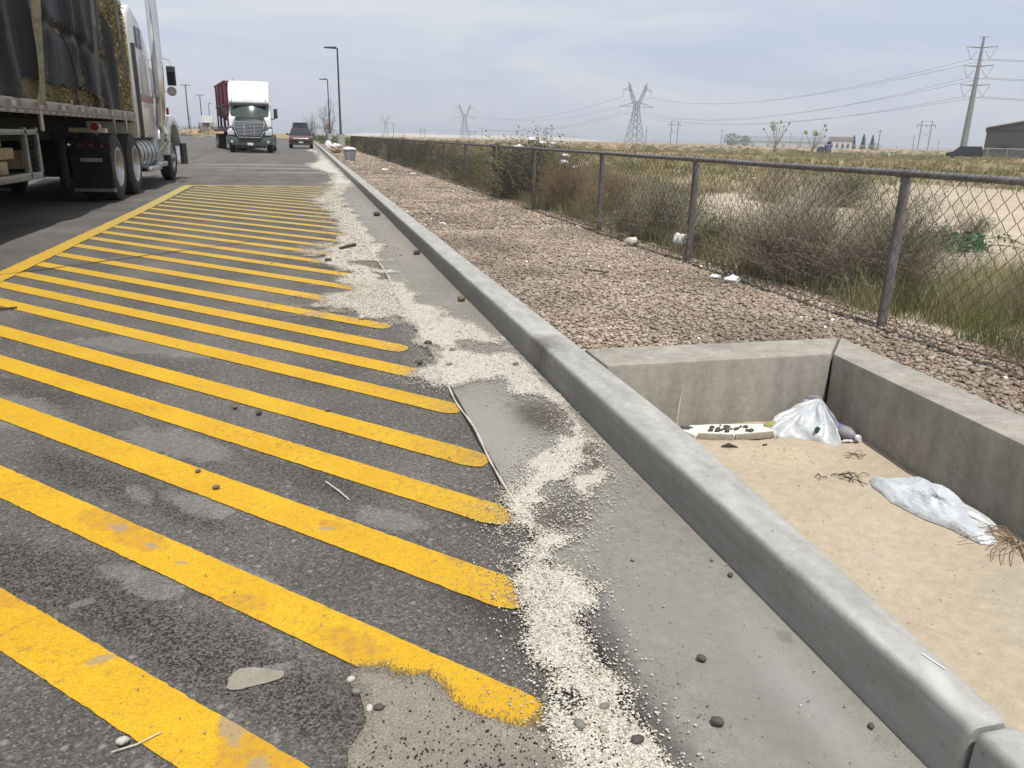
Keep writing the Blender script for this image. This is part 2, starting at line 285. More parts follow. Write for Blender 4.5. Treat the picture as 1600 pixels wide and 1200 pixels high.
for a in [(-.52, 1.69, .030, .016, 20, .4), (-.21, 1.40, .022, .06, 10, .5), (-.62, 2.36, .04, .02, -40, .6), (-.50, 2.22, .03, .012, -40, .6), (.0, 2.22, .03, .012, -20, .6), (-.40, 2.10, .02, .008, -20, .6), (-.15, 1.28, .02, .03, 0, .5)]:
    base = mix(nt, math_(nt, 'MULTIPLY', ell(nt, v, *a[:5], .2, nE, 1.0), .85), base, (.28, .21, .12))
pores = math_(nt, 'MULTIPLY', mrange(nt, nB, .52, .64), mrange(nt, noise(nt, v, 2.2, 3), .42, .62)); base = mix(nt, math_(nt, 'MULTIPLY', pores, .62), base, (.27, .145, .02))
worn = mrange(nt, math_(nt, 'ADD', math_(nt, 'ADD', nF, math_(nt, 'MULTIPLY', nB, .35)), math_(nt, 'MULTIPLY', mrange(nt, xyz.outputs[0], .2, .62), .15)), .80, .86); base = mix(nt, math_(nt, 'MULTIPLY', worn, .8), base, (.14, .115, .08))
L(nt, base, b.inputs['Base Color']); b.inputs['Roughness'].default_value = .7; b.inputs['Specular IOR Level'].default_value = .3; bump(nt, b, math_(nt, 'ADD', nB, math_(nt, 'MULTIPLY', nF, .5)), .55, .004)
# gutter concrete
def concrete(name, c1, c2, stains=(), speck=.35, bmp=.15, rough=.8, streak=None, extra=None, pits=0):
    m, nt, b = newmat(name); v = ocoord(nt); n1 = noise(nt, v, 2.3, 6, .6); n2 = noise(nt, v, 26, 5, .65); n3 = noise(nt, v, 210, 2)
    col = mix(nt, mrange(nt, n1, .33, .68), c1, c2); col = mix(nt, 1., col, mix(nt, mrange(nt, n2, .3, .7), (.86, .86, .85), (1.1, 1.1, 1.1)), 'MULTIPLY')
    col = mix(nt, speck, col, mix(nt, mrange(nt, n3, .3, .7), (.5, .5, .5), (1.45, 1.45, 1.45)), 'MULTIPLY')
    vo = N(nt, 'ShaderNodeTexVoronoi', i_Scale=38. if not pits else 55.); L(nt, v, vo.inputs['Vector']); s = N(nt, 'ShaderNodeSeparateXYZ'); L(nt, vo.outputs['Color'], s.inputs[0])
    col = mix(nt, math_(nt, 'MULTIPLY', mrange(nt, s.outputs[0], .93 - pits, .95 - pits, 0, .7), mrange(nt, vo.outputs['Distance'], .22, .1)), col, (.10, .095, .085))
    if streak:
        mg = N(nt, 'ShaderNodeMapping'); mg.inputs['Scale'].default_value = streak; L(nt, v, mg.inputs[0]); col = mix(nt, 1., col, mix(nt, mrange(nt, noise(nt, mg.outputs[0], 5, 5), .35, .65), (.84, .84, .83), (1.1, 1.1, 1.1)), 'MULTIPLY')
    for a, c, k in stains: col = mix(nt, math_(nt, 'MULTIPLY', ell(nt, v, *a, n2, .6), k), col, c)
    if extra: col = extra(nt, v, col)
    L(nt, col, b.inputs['Base Color']); b.inputs['Roughness'].default_value = rough; b.inputs['Specular IOR Level'].default_value = .3
    bump(nt, b, math_(nt, 'ADD', n2, math_(nt, 'MULTIPLY', n3, .4)), bmp, .004); return m
wet = (.055, .048, .042)
GUT = concrete('gutter_concrete', (.210, .202, .178), (.165, .16, .145), [
    ((.95, 3.07, .11, .21, 0, .5), wet, .9), ((.77, 2.2, .09, .19, -25, .5), wet, .95), ((1.0, 2.58, .05, .13, -10, .5), wet, .8), ((.65, 1.55, .05, .2, -8, .5), (.045, .04, .04), .9), ((.63, 1.2, .05, .2, 0, .6), (.05, .045, .045), .8),
    ((.73, 2.75, .12, .45, 8, .7), (.24, .235, .22), .6), ((.95, 4.2, .16, .14, 0, .7), (.12, .11, .10), .6), ((.86, 5.2, .12, .25, 0, .7), (.15, .14, .13), .5), ((.9, 1.3, .08, .35, -12, .7), (.17, .168, .16), .5), ((1.0, 1.15, .06, .3, -8, .7), (.26, .26, .255), .5),
    ((.92, 1.08, .06, .12, 0, .7), (.14, .13, .12), .5), ((.80, 1.6, .15, .12, 0, .7), (.18, .175, .165), .6), ((1.09, 1.42, .02, .03, 0, .3), (.12, .12, .115), .6), ((.95, 8.5, .1, 1.2, 0, .8), (.25, .22, .18), .5), ((.9, 13, .12, 2, 0, .8), (.23, .23, .21), .5)])
def face_shade(nt, v, col):  # shade of the kerb's road face painted into its colour, mottled by noise
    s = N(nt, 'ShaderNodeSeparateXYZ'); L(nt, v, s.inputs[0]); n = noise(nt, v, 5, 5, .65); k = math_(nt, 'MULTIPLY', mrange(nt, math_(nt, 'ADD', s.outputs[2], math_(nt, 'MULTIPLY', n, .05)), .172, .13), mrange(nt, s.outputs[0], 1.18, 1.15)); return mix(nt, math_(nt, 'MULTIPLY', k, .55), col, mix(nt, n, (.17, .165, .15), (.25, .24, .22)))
KERB = concrete('kerb_concrete', (.33, .33, .315), (.292, .292, .278), [((1.14, 3.74, .03, .12, 0, .5), (.06, .055, .045), .7), ((1.17, 3.74, .09, .16, 0, .6), (.12, .115, .10), .6), ((1.22, 3.95, .05, .06, 0, .6), (.42, .42, .40), .5), ((1.165, 1.03, .02, .07, -20, .5), (.46, .46, .45), .55)], speck=.12, bmp=.05, streak=(3, .8, 6), extra=face_shade)
WALL = concrete('wall_concrete', (.31, .295, .265), (.245, .23, .20), [], speck=.3, bmp=.3, streak=(2, 2, .5), pits=.14)
SAND = concrete('sand', (.37, .315, .245), (.335, .28, .21), [((2.3, 1.2, .35, .5, 0, .5), (.26, .255, .21), .7), ((2.02, 2.85, .14, .09, 0, .8), (.42, .36, .26), .6)], speck=.2, bmp=.5)
# desert ground
m, nt, b = newmat('desert_ground'); v = ocoord(nt); GROUND = m; xyz = N(nt, 'ShaderNodeSeparateXYZ'); L(nt, v, xyz.inputs[0]); ln = N(nt, 'ShaderNodeVectorMath', operation='LENGTH'); L(nt, v, ln.inputs[0]); D = ln.outputs['Value']
n1 = noise(nt, v, .9, 6, .6); n2 = noise(nt, v, 11, 5, .7); col = mix(nt, mrange(nt, n1, .33, .66), (.43, .37, .295), (.34, .285, .22)); col = mix(nt, mrange(nt, n2, .55, .75, 0, .6), col, (.20, .155, .10))
n4 = noise(nt, v, .045, 5, .6); far = mix(nt, mrange(nt, n4, .38, .62), (.20, .185, .095), (.34, .24, .15)); far = mix(nt, mrange(nt, noise(nt, v, .3, 4), .4, .7, 0, .6), far, (.12, .125, .06))
far = mix(nt, mrange(nt, noise(nt, v, .018, 3), .5, .62), far, (.40, .235, .14)); col = mix(nt, mrange(nt, D, 16, 45), col, far)
for a in [(112, 122, 45, 8, -48, .25), (60, 190, 55, 12, -30, .3), (240, 330, 120, 25, -30, .3)]: col = mix(nt, math_(nt, 'MULTIPLY', ell(nt, v, *a, n4, .3), .9), col, (.46, .34, .25))
L(nt, col, b.inputs['Base Color']); b.inputs['Roughness'].default_value = .95; b.inputs['Specular IOR Level'].default_value = .1; bump(nt, b, n2, .6, .03)
# gravel base
m, nt, b = newmat('gravel_base'); v = ocoord(nt); GBASE = m; vo = N(nt, 'ShaderNodeTexVoronoi', i_Scale=34.); L(nt, v, vo.inputs['Vector']); s = N(nt, 'ShaderNodeSeparateXYZ'); L(nt, vo.outputs['Color'], s.inputs[0])
col = mix(nt, s.outputs[0], (.24, .18, .14), (.42, .34, .275)); col = mix(nt, mrange(nt, vo.outputs['Distance'], .3, .6), col, (.12, .09, .068)); L(nt, col, b.inputs['Base Color']); b.inputs['Roughness'].default_value = .9; bump(nt, b, math_(nt, 'MULTIPLY', vo.outputs['Distance'], -1), 1., .02)
GRAV = island('gravel_stones', [(.21, .15, .12), (.40, .305, .24), (.345, .27, .22), (.47, .375, .30), (.27, .19, .155), (.42, .335, .275), (.64, .56, .48), (.31, .265, .225), (.43, .305, .24), (.36, .32, .27)], .85, 1.0)

# ------------------------------------------------------------------ ground
LOT = [(-160, -8), (.62, -8), (.62, 119), (0, 146), (-5, 153), (-30, 200), (-160, 262)]
def terrz(x, y):
    D = np.hypot(x, y); h = .1 + (fbm(x, y, .35, 20) - .5) * .22 * np.clip((x - 3.3) / 2, 0, 1) + (fbm(x, y, 1.6, 30) - .5) * .07
    sa = pdist(x, y, [(4.9, 6.2), (7, 7), (15.2, 12), (19, 21.8), (11, 16.7), (7, 14.5)]); h = h + .16 * np.clip(sa / 2 + .5, 0, 1) * fbm(x, y, .5, 40)
    far = -(np.clip(D - 25, 0, 125) * .0048 + np.clip(D - 150, 0, 1e5) * .0007) * np.clip((x - 2) / 8, 0, 1); h = h + far + (fbm(x, y, .03, 50) - .5) * np.clip(D / 120 - .3, 0, .7)
    berm = np.clip(1 - np.abs(D - 196) / 40, 0, 1) * np.clip((-8 - x) / 8, 0, 1) * 1.6 * (.6 + .8 * fbm(x, y, .06, 60)); h = h + berm
    t = np.clip((x - 3.15) / .25, 0, 1); ins = np.clip((pdist(x, y, LOT) + 3) / 2, 0, 1) if np.ndim(x) else 0
    near = (1 - t) * (y < 119); h = np.where(x < 3.4, h * (1 - near) - .32 * near, h); return h * (1 - ins) - .32 * ins
def geo(a, b, s, g):
    o = [a]
    while o[-1] < b: o.append(o[-1] + s); s *= g
    return o
xs = np.array(sorted([-x for x in geo(6, 5000, 4, 1.12)] + list(np.arange(-4, 3, 2)) + list(np.arange(3.1, 14, .14)) + geo(14.05, 7000, .2, 1.05))); ys = np.array([-40, -20, -8, -4] + list(np.arange(-1.8, 25, .18)) + geo(25.1, 9000, .25, 1.045))
X, Y = np.meshgrid(xs, ys); tag(link('ground', gridmesh('ground', X, Y, terrz(X, Y)), GROUND, smooth=True), kind='structure')
mb = MB(); n = len(LOT); mb.add([(x, y, 0) for x, y in LOT], [tuple(range(n))]); tag(mb.build('road', AS), kind='structure')
mb = MB(); mb.add([(.62, -8, .004), (1.15, -8, .004), (1.15, 119, .004), (.62, 119, .004)], [(0, 1, 2, 3)]); tag(mb.build('gutter', GUT), kind='structure')
# kerb along the gutter, cast in lengths
def kprof(w):
    p = [(1.122, -.25), (1.130, .138), (1.1315, .149), (1.136, .1565), (1.143, .1595), (1.155, .160)]; xb = 1.15 + w
    return p + [(xb - .018, .160), (xb - .007, .157), (xb, .148), (xb, -.25)]
def kerbseg(mb, y0, y1, nosed=0):
    st = [y0, y0 + .006, y0 + .02]; k = max(2, int((y1 - y0) / .5)); st += [y0 + .02 + (y1 - y0 - .04) * i / k for i in range(1, k)] + [y1 - .02, y1 - .006, y1]
    V = []; P0 = kprof(.1)
    for y in st:
        e = min(y - y0, y1 - y); sh = {True: .009}.get(e < .003, .003 if e < .01 else 0); wd = .165 - .10 * max(0, min(1, (2.4 - y) / 1.5)) if y < 2.4 else .165
        wb = (fb := math.sin(y * 1.7) * .002 + math.sin(y * 4.1) * .001)
        V += [(x + sh * (.3 if x < 1.2 else -.3) + wb, y, z - (sh if z > .1 else 0)) for x, z in kprof(wd)]
    m = len(P0); r = len(st); F = [(i * m + j, i * m + j + 1, (i + 1) * m + j + 1, (i + 1) * m + j) for i in range(r - 1) for j in range(m - 1)] + [tuple(range(m)), tuple((r - 1) * m + j for j in range(m))[::-1]]
    mb.add(V, F)
mb = MB(); cuts = [-3, .91, 3.735] + [3.735 + 3.05 * i for i in range(1, 38)]
for i in range(len(cuts) - 1): kerbseg(mb, cuts[i] + (.006 if i < 2 else .004), cuts[i + 1] - (.006 if i < 1 else .004))
tag(mb.build('kerb', KERB, smooth=True), kind='structure')
mb = MB(); far_edge = [(1.5, 119.2), (0, 146.2), (-5, 153.2), (-30, 200), (-90, 228), (-160, 262)]
for a, c in zip(far_edge, far_edge[1:]): mb.bar((*a, .05), (*c, .05), .3, .3)
tag(mb.build('kerb', KERB), kind='structure')
# gravel strip between kerb and fence (leaves the walled pit open)
mb = MB(); z = .13
mb.add([(1.28, 3.52, z), (2.8, 3.52, z), (2.5, -3, z), (3.6, -3, z), (3.6, 119, z), (1.28, 119, z)], [(0, 1, 4, 5), (1, 2, 3, 4)]); tag(mb.build('gravel_bed', GBASE), kind='structure')
# sand in the pit
xx, yy = np.meshgrid(np.linspace(1.25, 2.75, 70), np.linspace(-3, 3.5, 160)); zz = -.172 + (fbm(xx, yy, 2.2, 70) - .5) * .05 + (fbm(xx, yy, 9, 75) - .5) * .012 + .03 * np.clip(1.6 - xx, 0, .3) / .3
tag(link('sand', gridmesh('sand', xx, yy, zz), SAND, smooth=True), kind='structure')
def sandz(x, y): return float(-.172 + (fbm(np.array([x]), np.array([y]), 2.2, 70)[0] - .5) * .05 + (fbm(np.array([x]), np.array([y]), 9, 75)[0] - .5) * .012 + .03 * min(.3, max(0, 1.6 - x)) / .3)
# pit walls: two concrete panels meeting at a mitred corner
wl = empty('retaining_wall', (2.68, 3.43, -.2), 'low grey concrete wall bending around the sandy pit behind the kerb', 'wall')
def at(o, parent): o.parent = parent; o.matrix_parent_inverse = Matrix.Translation(-Vector(parent.location)) if parent.rotation_euler.z == 0 else parent.matrix_world.inverted(); return o
def zprism(prof, z0, z1): m = MB(); m.prism(prof, z0, z1, 'z'); return m
at(zprism([(1.322, 3.27), (2.541, 3.277), (2.806, 3.580), (1.322, 3.585)], -.5, .161).build('wall_panel', WALL, None, bevel=.014), wl)
at(zprism([(2.548, 3.272), (2.228, -.6), (2.498, -.6), (2.814, 3.576)], -.5, .163).build('wall_panel', WALL, None, bevel=.014), wl)
# painted hatching
def rag(pts, amp, step, seed):
    """densify and roughen an outline"""
    out = []; n = len(pts); rr = random.Random(seed)
    for i in range(n):
        a = Vector(pts[i]); c = Vector(pts[(i + 1) % n]); k = max(1, int((c - a).length / step))
        for j in range(k): p = a.lerp(c, j / k); out.append((p.x + rr.uniform(-amp, amp), p.y + rr.uniform(-amp, amp)))
    return out
mb = MB()
def flat(mb, pts, z): mb.add([(x, y, z) for x, y in pts], [tuple(range(len(pts)))])
Y0 = [3.628, 4.215, 4.765, 5.285, 5.775, 6.375, 6.86, 7.34, 7.86, 8.46, 9.09, 9.70, 10.27, 10.87, 11.44, 12.02, 12.69, 13.36, 13.98, 14.6, 15.2, 15.85, 16.5, 17.1, 17.75, 18.4, 19.0, 19.6, 20.2, 20.8, 21.4]
XE = [None, .44, .505, .575, .60, .61, .52, .5, .46, .42, .45] + [.5] * 30; sl_ = 1.03; TOP = 18.86; WID = .20
for i, y0 in enumerate(Y0):
    xa = -2.36; xe = XE[i] or .3; wd = WID + random.uniform(-.008, .008)
    if i > 5: wd += .012
    ya = y0
    if y0 > TOP - .1: xa = -2.36 + (y0 - TOP + .1) / sl_; ya = TOP - .1
    up = lambda x: y0 - sl_ * (x + 2.36)
    if i == 0: xe = 1.2
    r = .045; pts = [(xa, up(xa)), (xe - .02, up(xe - .02))] + [(xe + .010, up(xe) - .025), (xe + .018, up(xe) - .06), (xe + .008, up(xe) - .10), (xe - .02, up(xe) - .135), (xe - .05, up(xe - .05) - wd + .018), (xe - .09, up(xe - .09) - wd), (xa, up(xa) - wd)]
    flat(mb, rag(pts, .0017, .016, i), .004)
flat(mb, rag([(-2.52, 3.0), (-2.362, 3.0), (-2.362, 13), (-2.44, TOP), (-2.64, TOP), (-2.54, 13)], .006, .06, 90), .0075); flat(mb, rag([(-2.62, TOP - .02), (.35, TOP - .02), (.35, TOP + .2), (-2.62, TOP + .2)], .008, .08, 91), .0045)
tag(mb.build('road_markings', PAINT), kind='structure')
# sandy cement patch over the stripe, a smear, a saw-cut crack
PATCHM = concrete('cement_patch', (.21, .185, .153), (.18, .158, .13), [((.33, 1.15, .12, .06, -20, .7), (.12, .11, .10), .5)], speck=.7, bmp=.6)
PP = [(0.037, 1.52), (0.075, 1.522), (0.112, 1.517), (0.137, 1.484), (0.16, 1.472), (0.201, 1.472), (0.227, 1.43), (0.235, 1.405), (0.258, 1.343), (0.317, 1.294), (0.39, 1.259), (0.418, 1.262), (0.432, 1.292), (0.455, 1.30), (0.47, 1.256), (0.449, 1.193), (0.436, 1.084), (.43, .8), (-.05, .8), (-0.01, 1.0), (0.009, 1.178), (0.02, 1.272), (0.063, 1.352), (0.055, 1.433), (0.034, 1.47)]
mb = MB(); flat(mb, rag(PP, .004, .018, 5), .0085); tag(mb.build('cement_patch', PATCHM), kind='structure')
SMEAR = concrete('dried_mud', (.26, .235, .185), (.20, .185, .15), speck=.15, bmp=.1, rough=.5)
mb = MB(); flat(mb, rag([(-0.232, 1.558), (-0.207, 1.586), (-0.172, 1.583), (-0.115, 1.559), (-0.108, 1.535), (-0.15, 1.525), (-0.189, 1.514), (-0.226, 1.514)], .004, .012, 6), .0035); tag(mb.build('mud_smear', SMEAR), kind='structure')
DARK = simple('dark_gap', (.02, .018, .016), rough=.95)
mb = MB()
for (a, c, wd, z) in [((-2.9, 6.68), (-.6, 9.18), .016, .0082)]:
    k = 30; d = Vector((c[0] - a[0], c[1] - a[1])).normalized(); nn = Vector((-d.y, d.x)); P = []; Q = []
    for i in range(k + 1):
        p = Vector(a).lerp(Vector(c), i / k) + nn * random.uniform(-.012, .012); ww = wd * random.uniform(.3, .8); P.append((p + nn * ww).to_tuple()); Q.append((p - nn * ww).to_tuple())
    mb.add([(x, y, z) for x, y in P + Q], [(i, i + 1, k + 2 + i, k + 1 + i) for i in range(k)])
k = 120; yy_ = [1.0 * (60 ** (i / k)) for i in range(k + 1)]; mb.add([(.618 + math.sin(y * 2.1) * .004 - .006, y, .0085) for y in yy_] + [(.618 + math.sin(y * 2.1) * .004 + .008, y, .0085) for y in yy_], [(i, i + 1, k + 2 + i, k + 1 + i) for i in range(k)])
tag(mb.build('pavement_crack', DARK), kind='structure')
# ------------------------------------------------------------------ loose stuff: gravel, granules
def ico():
    bm = bmesh.new(); bmesh.ops.create_icosphere(bm, subdivisions=1, radius=1); V = np.array([v.co[:] for v in bm.verts]); F = np.array([[v.index for v in f.verts] for f in bm.faces]); bm.free(); return V, F
IV, IF = ico()
def scatter(P, size, squash=.6, rng=RNG, tmpl=None, jit=.22):
    V0, F0 = tmpl or (IV, IF); n = len(P); V = V0[None] * (1 + rng.uniform(-jit, jit, (n, len(V0), 1))); V = V * (size[:, None, None] * rng.uniform([.75, .6, squash * .7], [1.35, 1.0, squash * 1.2], (n, 3))[:, None, :])
    a = rng.uniform(0, 6.28, n); c, s = np.cos(a)[:, None], np.sin(a)[:, None]; t = rng.normal(0, .3, n); ct, st = np.cos(t)[:, None], np.sin(t)[:, None]
    y = V[..., 1] * ct - V[..., 2] * st; z = V[..., 1] * st + V[..., 2] * ct; x = V[..., 0]
    V = np.stack([x * c - y * s, x * s + y * c, z], -1) + P[:, None, :]; F = F0[None] + (np.arange(n) * len(V0))[:, None, None]
    return V.reshape(-1, 3), F.reshape(-1, 3)
def stones(n, x0, x1, y0, y1, s0, s1, keep=None):
    x = RNG.uniform(x0, x1, n); y = RNG.uniform(y0, y1, n)
    if keep is not None: k = keep(x, y); x, y = x[k], y[k]
    s = RNG.uniform(s0, s1, len(x)) * RNG.choice([.55, .8, 1, 1.15, 1.55], len(x)); return scatter(np.stack([x, y, .133 + s * RNG.uniform(0, .45, len(x))], -1), s)
outside = lambda x, y: ~((y < 3.6) & (x < 2.81 - (3.58 - y) * .0765 + .01)) & (x > 1.325)
edge = lambda x, y: outside(x, y) & (RNG.random(len(x)) < np.clip((3.45 + .18 * fbm(x, y, 1.3, 12) - x) * 8, .04, 1))
G = [stones(52000, 1.32, 3.7, .8, 9, .007, .0145, edge), stones(26000, 1.32, 3.7, 9, 22, .011, .020, edge), stones(9000, 1.32, 3.7, 22, 60, .02, .034, edge)]
tag(link('gravel', npmesh('gravel', *join(G)), GRAV), 'reddish tan landscaping gravel spread between the kerb and the fence', 'gravel', kind='stuff')
# spilled granules: a thin broken layer plus loose grains on top
m, nt, b = newmat('pale_granules'); v = ocoord(nt); at_ = N(nt, 'ShaderNodeAttribute', attribute_name='cover'); vo = N(nt, 'ShaderNodeTexVoronoi', i_Scale=215.); L(nt, v, vo.inputs['Vector']); s = N(nt, 'ShaderNodeSeparateXYZ'); L(nt, vo.outputs['Color'], s.inputs[0])
cl = mix(nt, s.outputs[1], (.34, .31, .265), (.62, .59, .53)); cl = mix(nt, mrange(nt, vo.outputs['Distance'], .4, .8), cl, (.30, .275, .24)); L(nt, cl, b.inputs['Base Color']); b.inputs['Roughness'].default_value = .9
bump(nt, b, math_(nt, 'MULTIPLY', vo.outputs['Distance'], -1), .6, .004); al = math_(nt, 'LESS_THAN', math_(nt, 'MULTIPLY', s.outputs[0], .98), at_.outputs['Fac']); L(nt, al, b.inputs['Alpha']); GRS = m
xs = np.arange(-.25, 1.125, .0125); ysn = [.8]
while ysn[-1] < 66: ysn.append(ysn[-1] + .012 * (1 + ysn[-1] * .35))
X, Y = np.meshgrid(xs, np.array(ysn)); D_ = dens(X, Y); me = gridmesh('spill', X, Y, .0095 + .004 * D_ + .0015 * (X > .62))
at2 = me.attributes.new('cover', 'FLOAT', 'POINT'); at2.data.foreach_set('value', np.clip(D_ * 1.05 - .03, 0, 1).ravel().astype(np.float32))
o = link('spilled_granules', me, GRS, smooth=True); tag(o, 'pale cream granules spilled in a long trail over the gutter and stripe ends', 'spilled granules', kind='stuff')
OV = np.array([(1, 0, 0), (-.5, .87, 0), (-.5, -.87, 0), (0, 0, 1), (0, 0, -1)], float); OF = np.array([(0, 1, 3), (1, 2, 3), (2, 0, 3), (1, 0, 4), (2, 1, 4), (0, 2, 4)])
def grains(n, y0, y1, s, mul):
    x = RNG.uniform(-.45, 1.12, n); y = RNG.uniform(y0, y1, n); d = dens(x, y); k = RNG.random(n) < np.clip(d * mul + .004, 0, 1); x, y, d = x[k], y[k], d[k]
    sz = s * np.exp(RNG.normal(-.12, .38, len(x))); z = .008 + .006 * np.clip(d * 1.5, 0, 1) * RNG.random(len(x)) + sz * .4; return scatter(np.stack([x, y, z], -1), sz, .7, tmpl=(OV, OF), jit=.4)
G = [grains(420000, .85, 3.2, .0022, .62), grains(260000, 3.2, 6.5, .0029, .55), grains(90000, 6.5, 20, .0055, .6)]
GRM = island('granule_grains', [(.27, .235, .19), (.55, .515, .46), (.66, .63, .57), (.45, .415, .36), (.76, .74, .69), (.60, .58, .53), (.38, .33, .27)], .85, 3.)
tag(link('loose_granules', npmesh('grains', *join(G)), GRM), 'loose pale cream granules lying on the spill and around its edges', 'spilled granules', kind='stuff')
tq = np.array([PP[i % len(PP)] for i in range(26)]); kk = RNG.integers(0, 25, 5200); f_ = RNG.random(5200)[:, None]; ce = tq[kk] * (1 - f_) + tq[(kk + 1) % 25] * f_ + RNG.normal(0, .012, (5200, 2)); sz = RNG.uniform(.0009, .0024, 5200)
tag(link('sand_grains', npmesh('sg', *scatter(np.stack([ce[:, 0], ce[:, 1], .0085 + sz * .3], -1), sz, .6, tmpl=(OV, OF))), island('tan_grains', [(.25, .22, .18), (.17, .15, .12), (.33, .29, .24), (.10, .09, .08)], .95)), 'tan sand grains crumbling off the edge of the cement patch', 'sand', kind='stuff')
# dark grit on the cement patch and around
x = RNG.uniform(-.02, .62, 2600); y = RNG.uniform(.95, 1.45, 2600); k = pdist(x, y, PP) > .01; k &= RNG.random(len(x)) < np.clip((1.45 - y) * 2.2, .1, 1); x, y = x[k], y[k]
sz = RNG.uniform(.0012, .0034, len(x)); DG = island('dark_grit', [(.03, .025, .022), (.07, .055, .045), (.14, .115, .09), (.04, .035, .03)], .9)
tag(link('grit', npmesh('grit', *scatter(np.stack([x, y, .0095 + sz * .3], -1), sz, .7)), DG), 'fine dark grit strewn on the sandy cement patch', 'grit', kind='stuff')
x = np.concatenate([RNG.uniform(1.3, 2.5, 500), RNG.normal(2.03, .09, 420)]); y = np.concatenate([RNG.uniform(1.0, 3.2, 500), RNG.normal(2.86, .07, 420)]); sz = RNG.uniform(.0012, .004, len(x)); zf = -.172 + (fbm(x, y, 2.2, 70) - .5) * .05 + (fbm(x, y, 9, 75) - .5) * .012 + .03 * np.clip(1.6 - x, 0, .3) / .3
CH = island('seed_chips', [(.55, .48, .33), (.62, .56, .42), (.10, .07, .045), (.5, .45, .3), (.3, .23, .14)], .9); tag(link('sand_chips', npmesh('chips', *scatter(np.stack([x, y, zf + sz * .4], -1), sz, .6)), CH), 'tiny pale chips and seeds scattered on the sand in the pit', 'debris', kind='stuff')
# ------------------------------------------------------------------ chain link fence
GALV = simple('galvanised_steel', (.27, .26, .265), (.17, .16, .16), 9, .5, .6, .1, 90); WIRE = simple('fence_wire', (.22, .195, .17), (.14, .12, .10), 30, .55, .6)
FX = 3.3; fence = empty('chain_link_fence', (FX, 3.88, .13), 'low grey chain link fence running along the gravel beside the dry brush', 'fence')
posts = [-1.6, 1.2, 3.88, 6.45, 8.78, 11.65, 14.3, 17.0, 19.75] + [19.75 + 2.75 * i for i in range(1, 16)]
for y in posts:
    m = MB(); dx = random.uniform(-.012, .012); m.tube([(FX + .03 + dx, y, -.1), (FX + .03, y, 1.0)], .029, 12); m.tube([(FX + .03, y, .985), (FX + .03, y, 1.06)], [.034, .030], 12); at(m.build('post', GALV, smooth=True), fence)
m = MB()
for a, c in zip(posts, posts[1:]): m.tube([(FX + .005, a, 1.03), (FX + .005, (a + c) / 2, 1.026), (FX + .005, c, 1.03)], .0195, 12); m.tube([(FX + .005, c - .05, 1.03), (FX + .005, c + .05, 1.03)], .023, 12)
at(m.build('top_rail', GALV, smooth=True), fence)
DW = .092; DH = .0925; zb = .14; nrow = 10; ztop = zb + nrow * DH   # 1.11
ks = np.arange(0, int((61 + 1.6) / DW)); P = []
zz = zb + np.arange(2 * nrow + 1) * DH / 2
for sgn in (0, 1):
    y = -1.6 + ks[:, None] * DW + np.where((np.arange(2 * nrow + 1) % 2) == 0, 0, DW / 2 * (1 if sgn == 0 else -1))[None, :]
    P.append(np.stack([np.full(y.shape, FX - .022) + np.where(np.arange(2 * nrow + 1) % 2 == 0, .004, -.004)[None, :] * (1 if sgn else -1), y + (fbm(y, zz[None] * 3 + sgn, .8, 5) - .5) * .02, np.broadcast_to(zz[None], y.shape) + (fbm(y, zz[None] * 0, .4, 6) - .5) * .03 * (1 - (zz[None] - zb) / (ztop - zb))], -1))
P = np.concatenate(P); P = P[:, :, :]
V, F = tubes(P, np.full(P.shape[:2], .0025), 3); V2, F2 = [], []
# twisted points standing above the rail
tw = np.stack([np.stack([np.full(len(ks), FX - .022), -1.6 + ks * DW + DW / 2, np.full(len(ks), ztop - DH / 2 - .01)], -1), np.stack([np.full(len(ks), FX - .02), -1.6 + ks * DW + DW / 2, np.full(len(ks), ztop + .012)], -1)], 1)
V2, F2 = tubes(tw, np.tile([[.0034, .0022]], (len(ks), 1)), 4) if 0 else (np.zeros((0, 3)), np.zeros((0, 4), int))
at(link('chain_link_mesh', npmesh('links', *join([(V, F), (V2, F2)])), WIRE), fence)
m = MB(); m.tube([(FX - .02, y, .19 + .015 * math.sin(y * 1.3)) for y in np.arange(-1.6, 61, .6)], .003, 4); at(m.build('tension_wire', WIRE), fence)
# ------------------------------------------------------------------ plants
def gz(x, y): return float(terrz(np.array([x]), np.array([y]))[0])
TW = dict(grey=island('grey_twigs', [(.23, .19, .15), (.38, .33, .27), (.29, .25, .21), (.15, .12, .10), (.46, .41, .34)], .9, trans=.1), brown=island('brown_twigs', [(.26, .18, .12), (.38, .28, .19), (.20, .135, .09), (.32, .23, .16)], .9, trans=.1),
          green=island('greygreen_leaf', [(.15, .175, .11), (.23, .245, .165), (.11, .14, .085), (.28, .285, .20), (.20, .195, .13)], .8, trans=.25), dark=island('dark_leaf', [(.05, .085, .035), (.085, .125, .05), (.035, .06, .028), (.12, .155, .07)], .7, trans=.2),
          straw=island('straw', [(.44, .37, .23), (.37, .30, .17), (.52, .45, .30), (.29, .25, .14), (.23, .22, .11)], .85, trans=.3), rust=island('rust_grass', [(.30, .20, .12), (.25, .17, .10), (.38, .29, .18), (.21, .18, .10)], .85, trans=.25),
          fresh=island('fresh_grass', [(.12, .145, .05), (.18, .20, .08), (.085, .11, .04), (.30, .27, .14), (.14, .16, .065)], .7, trans=.3))
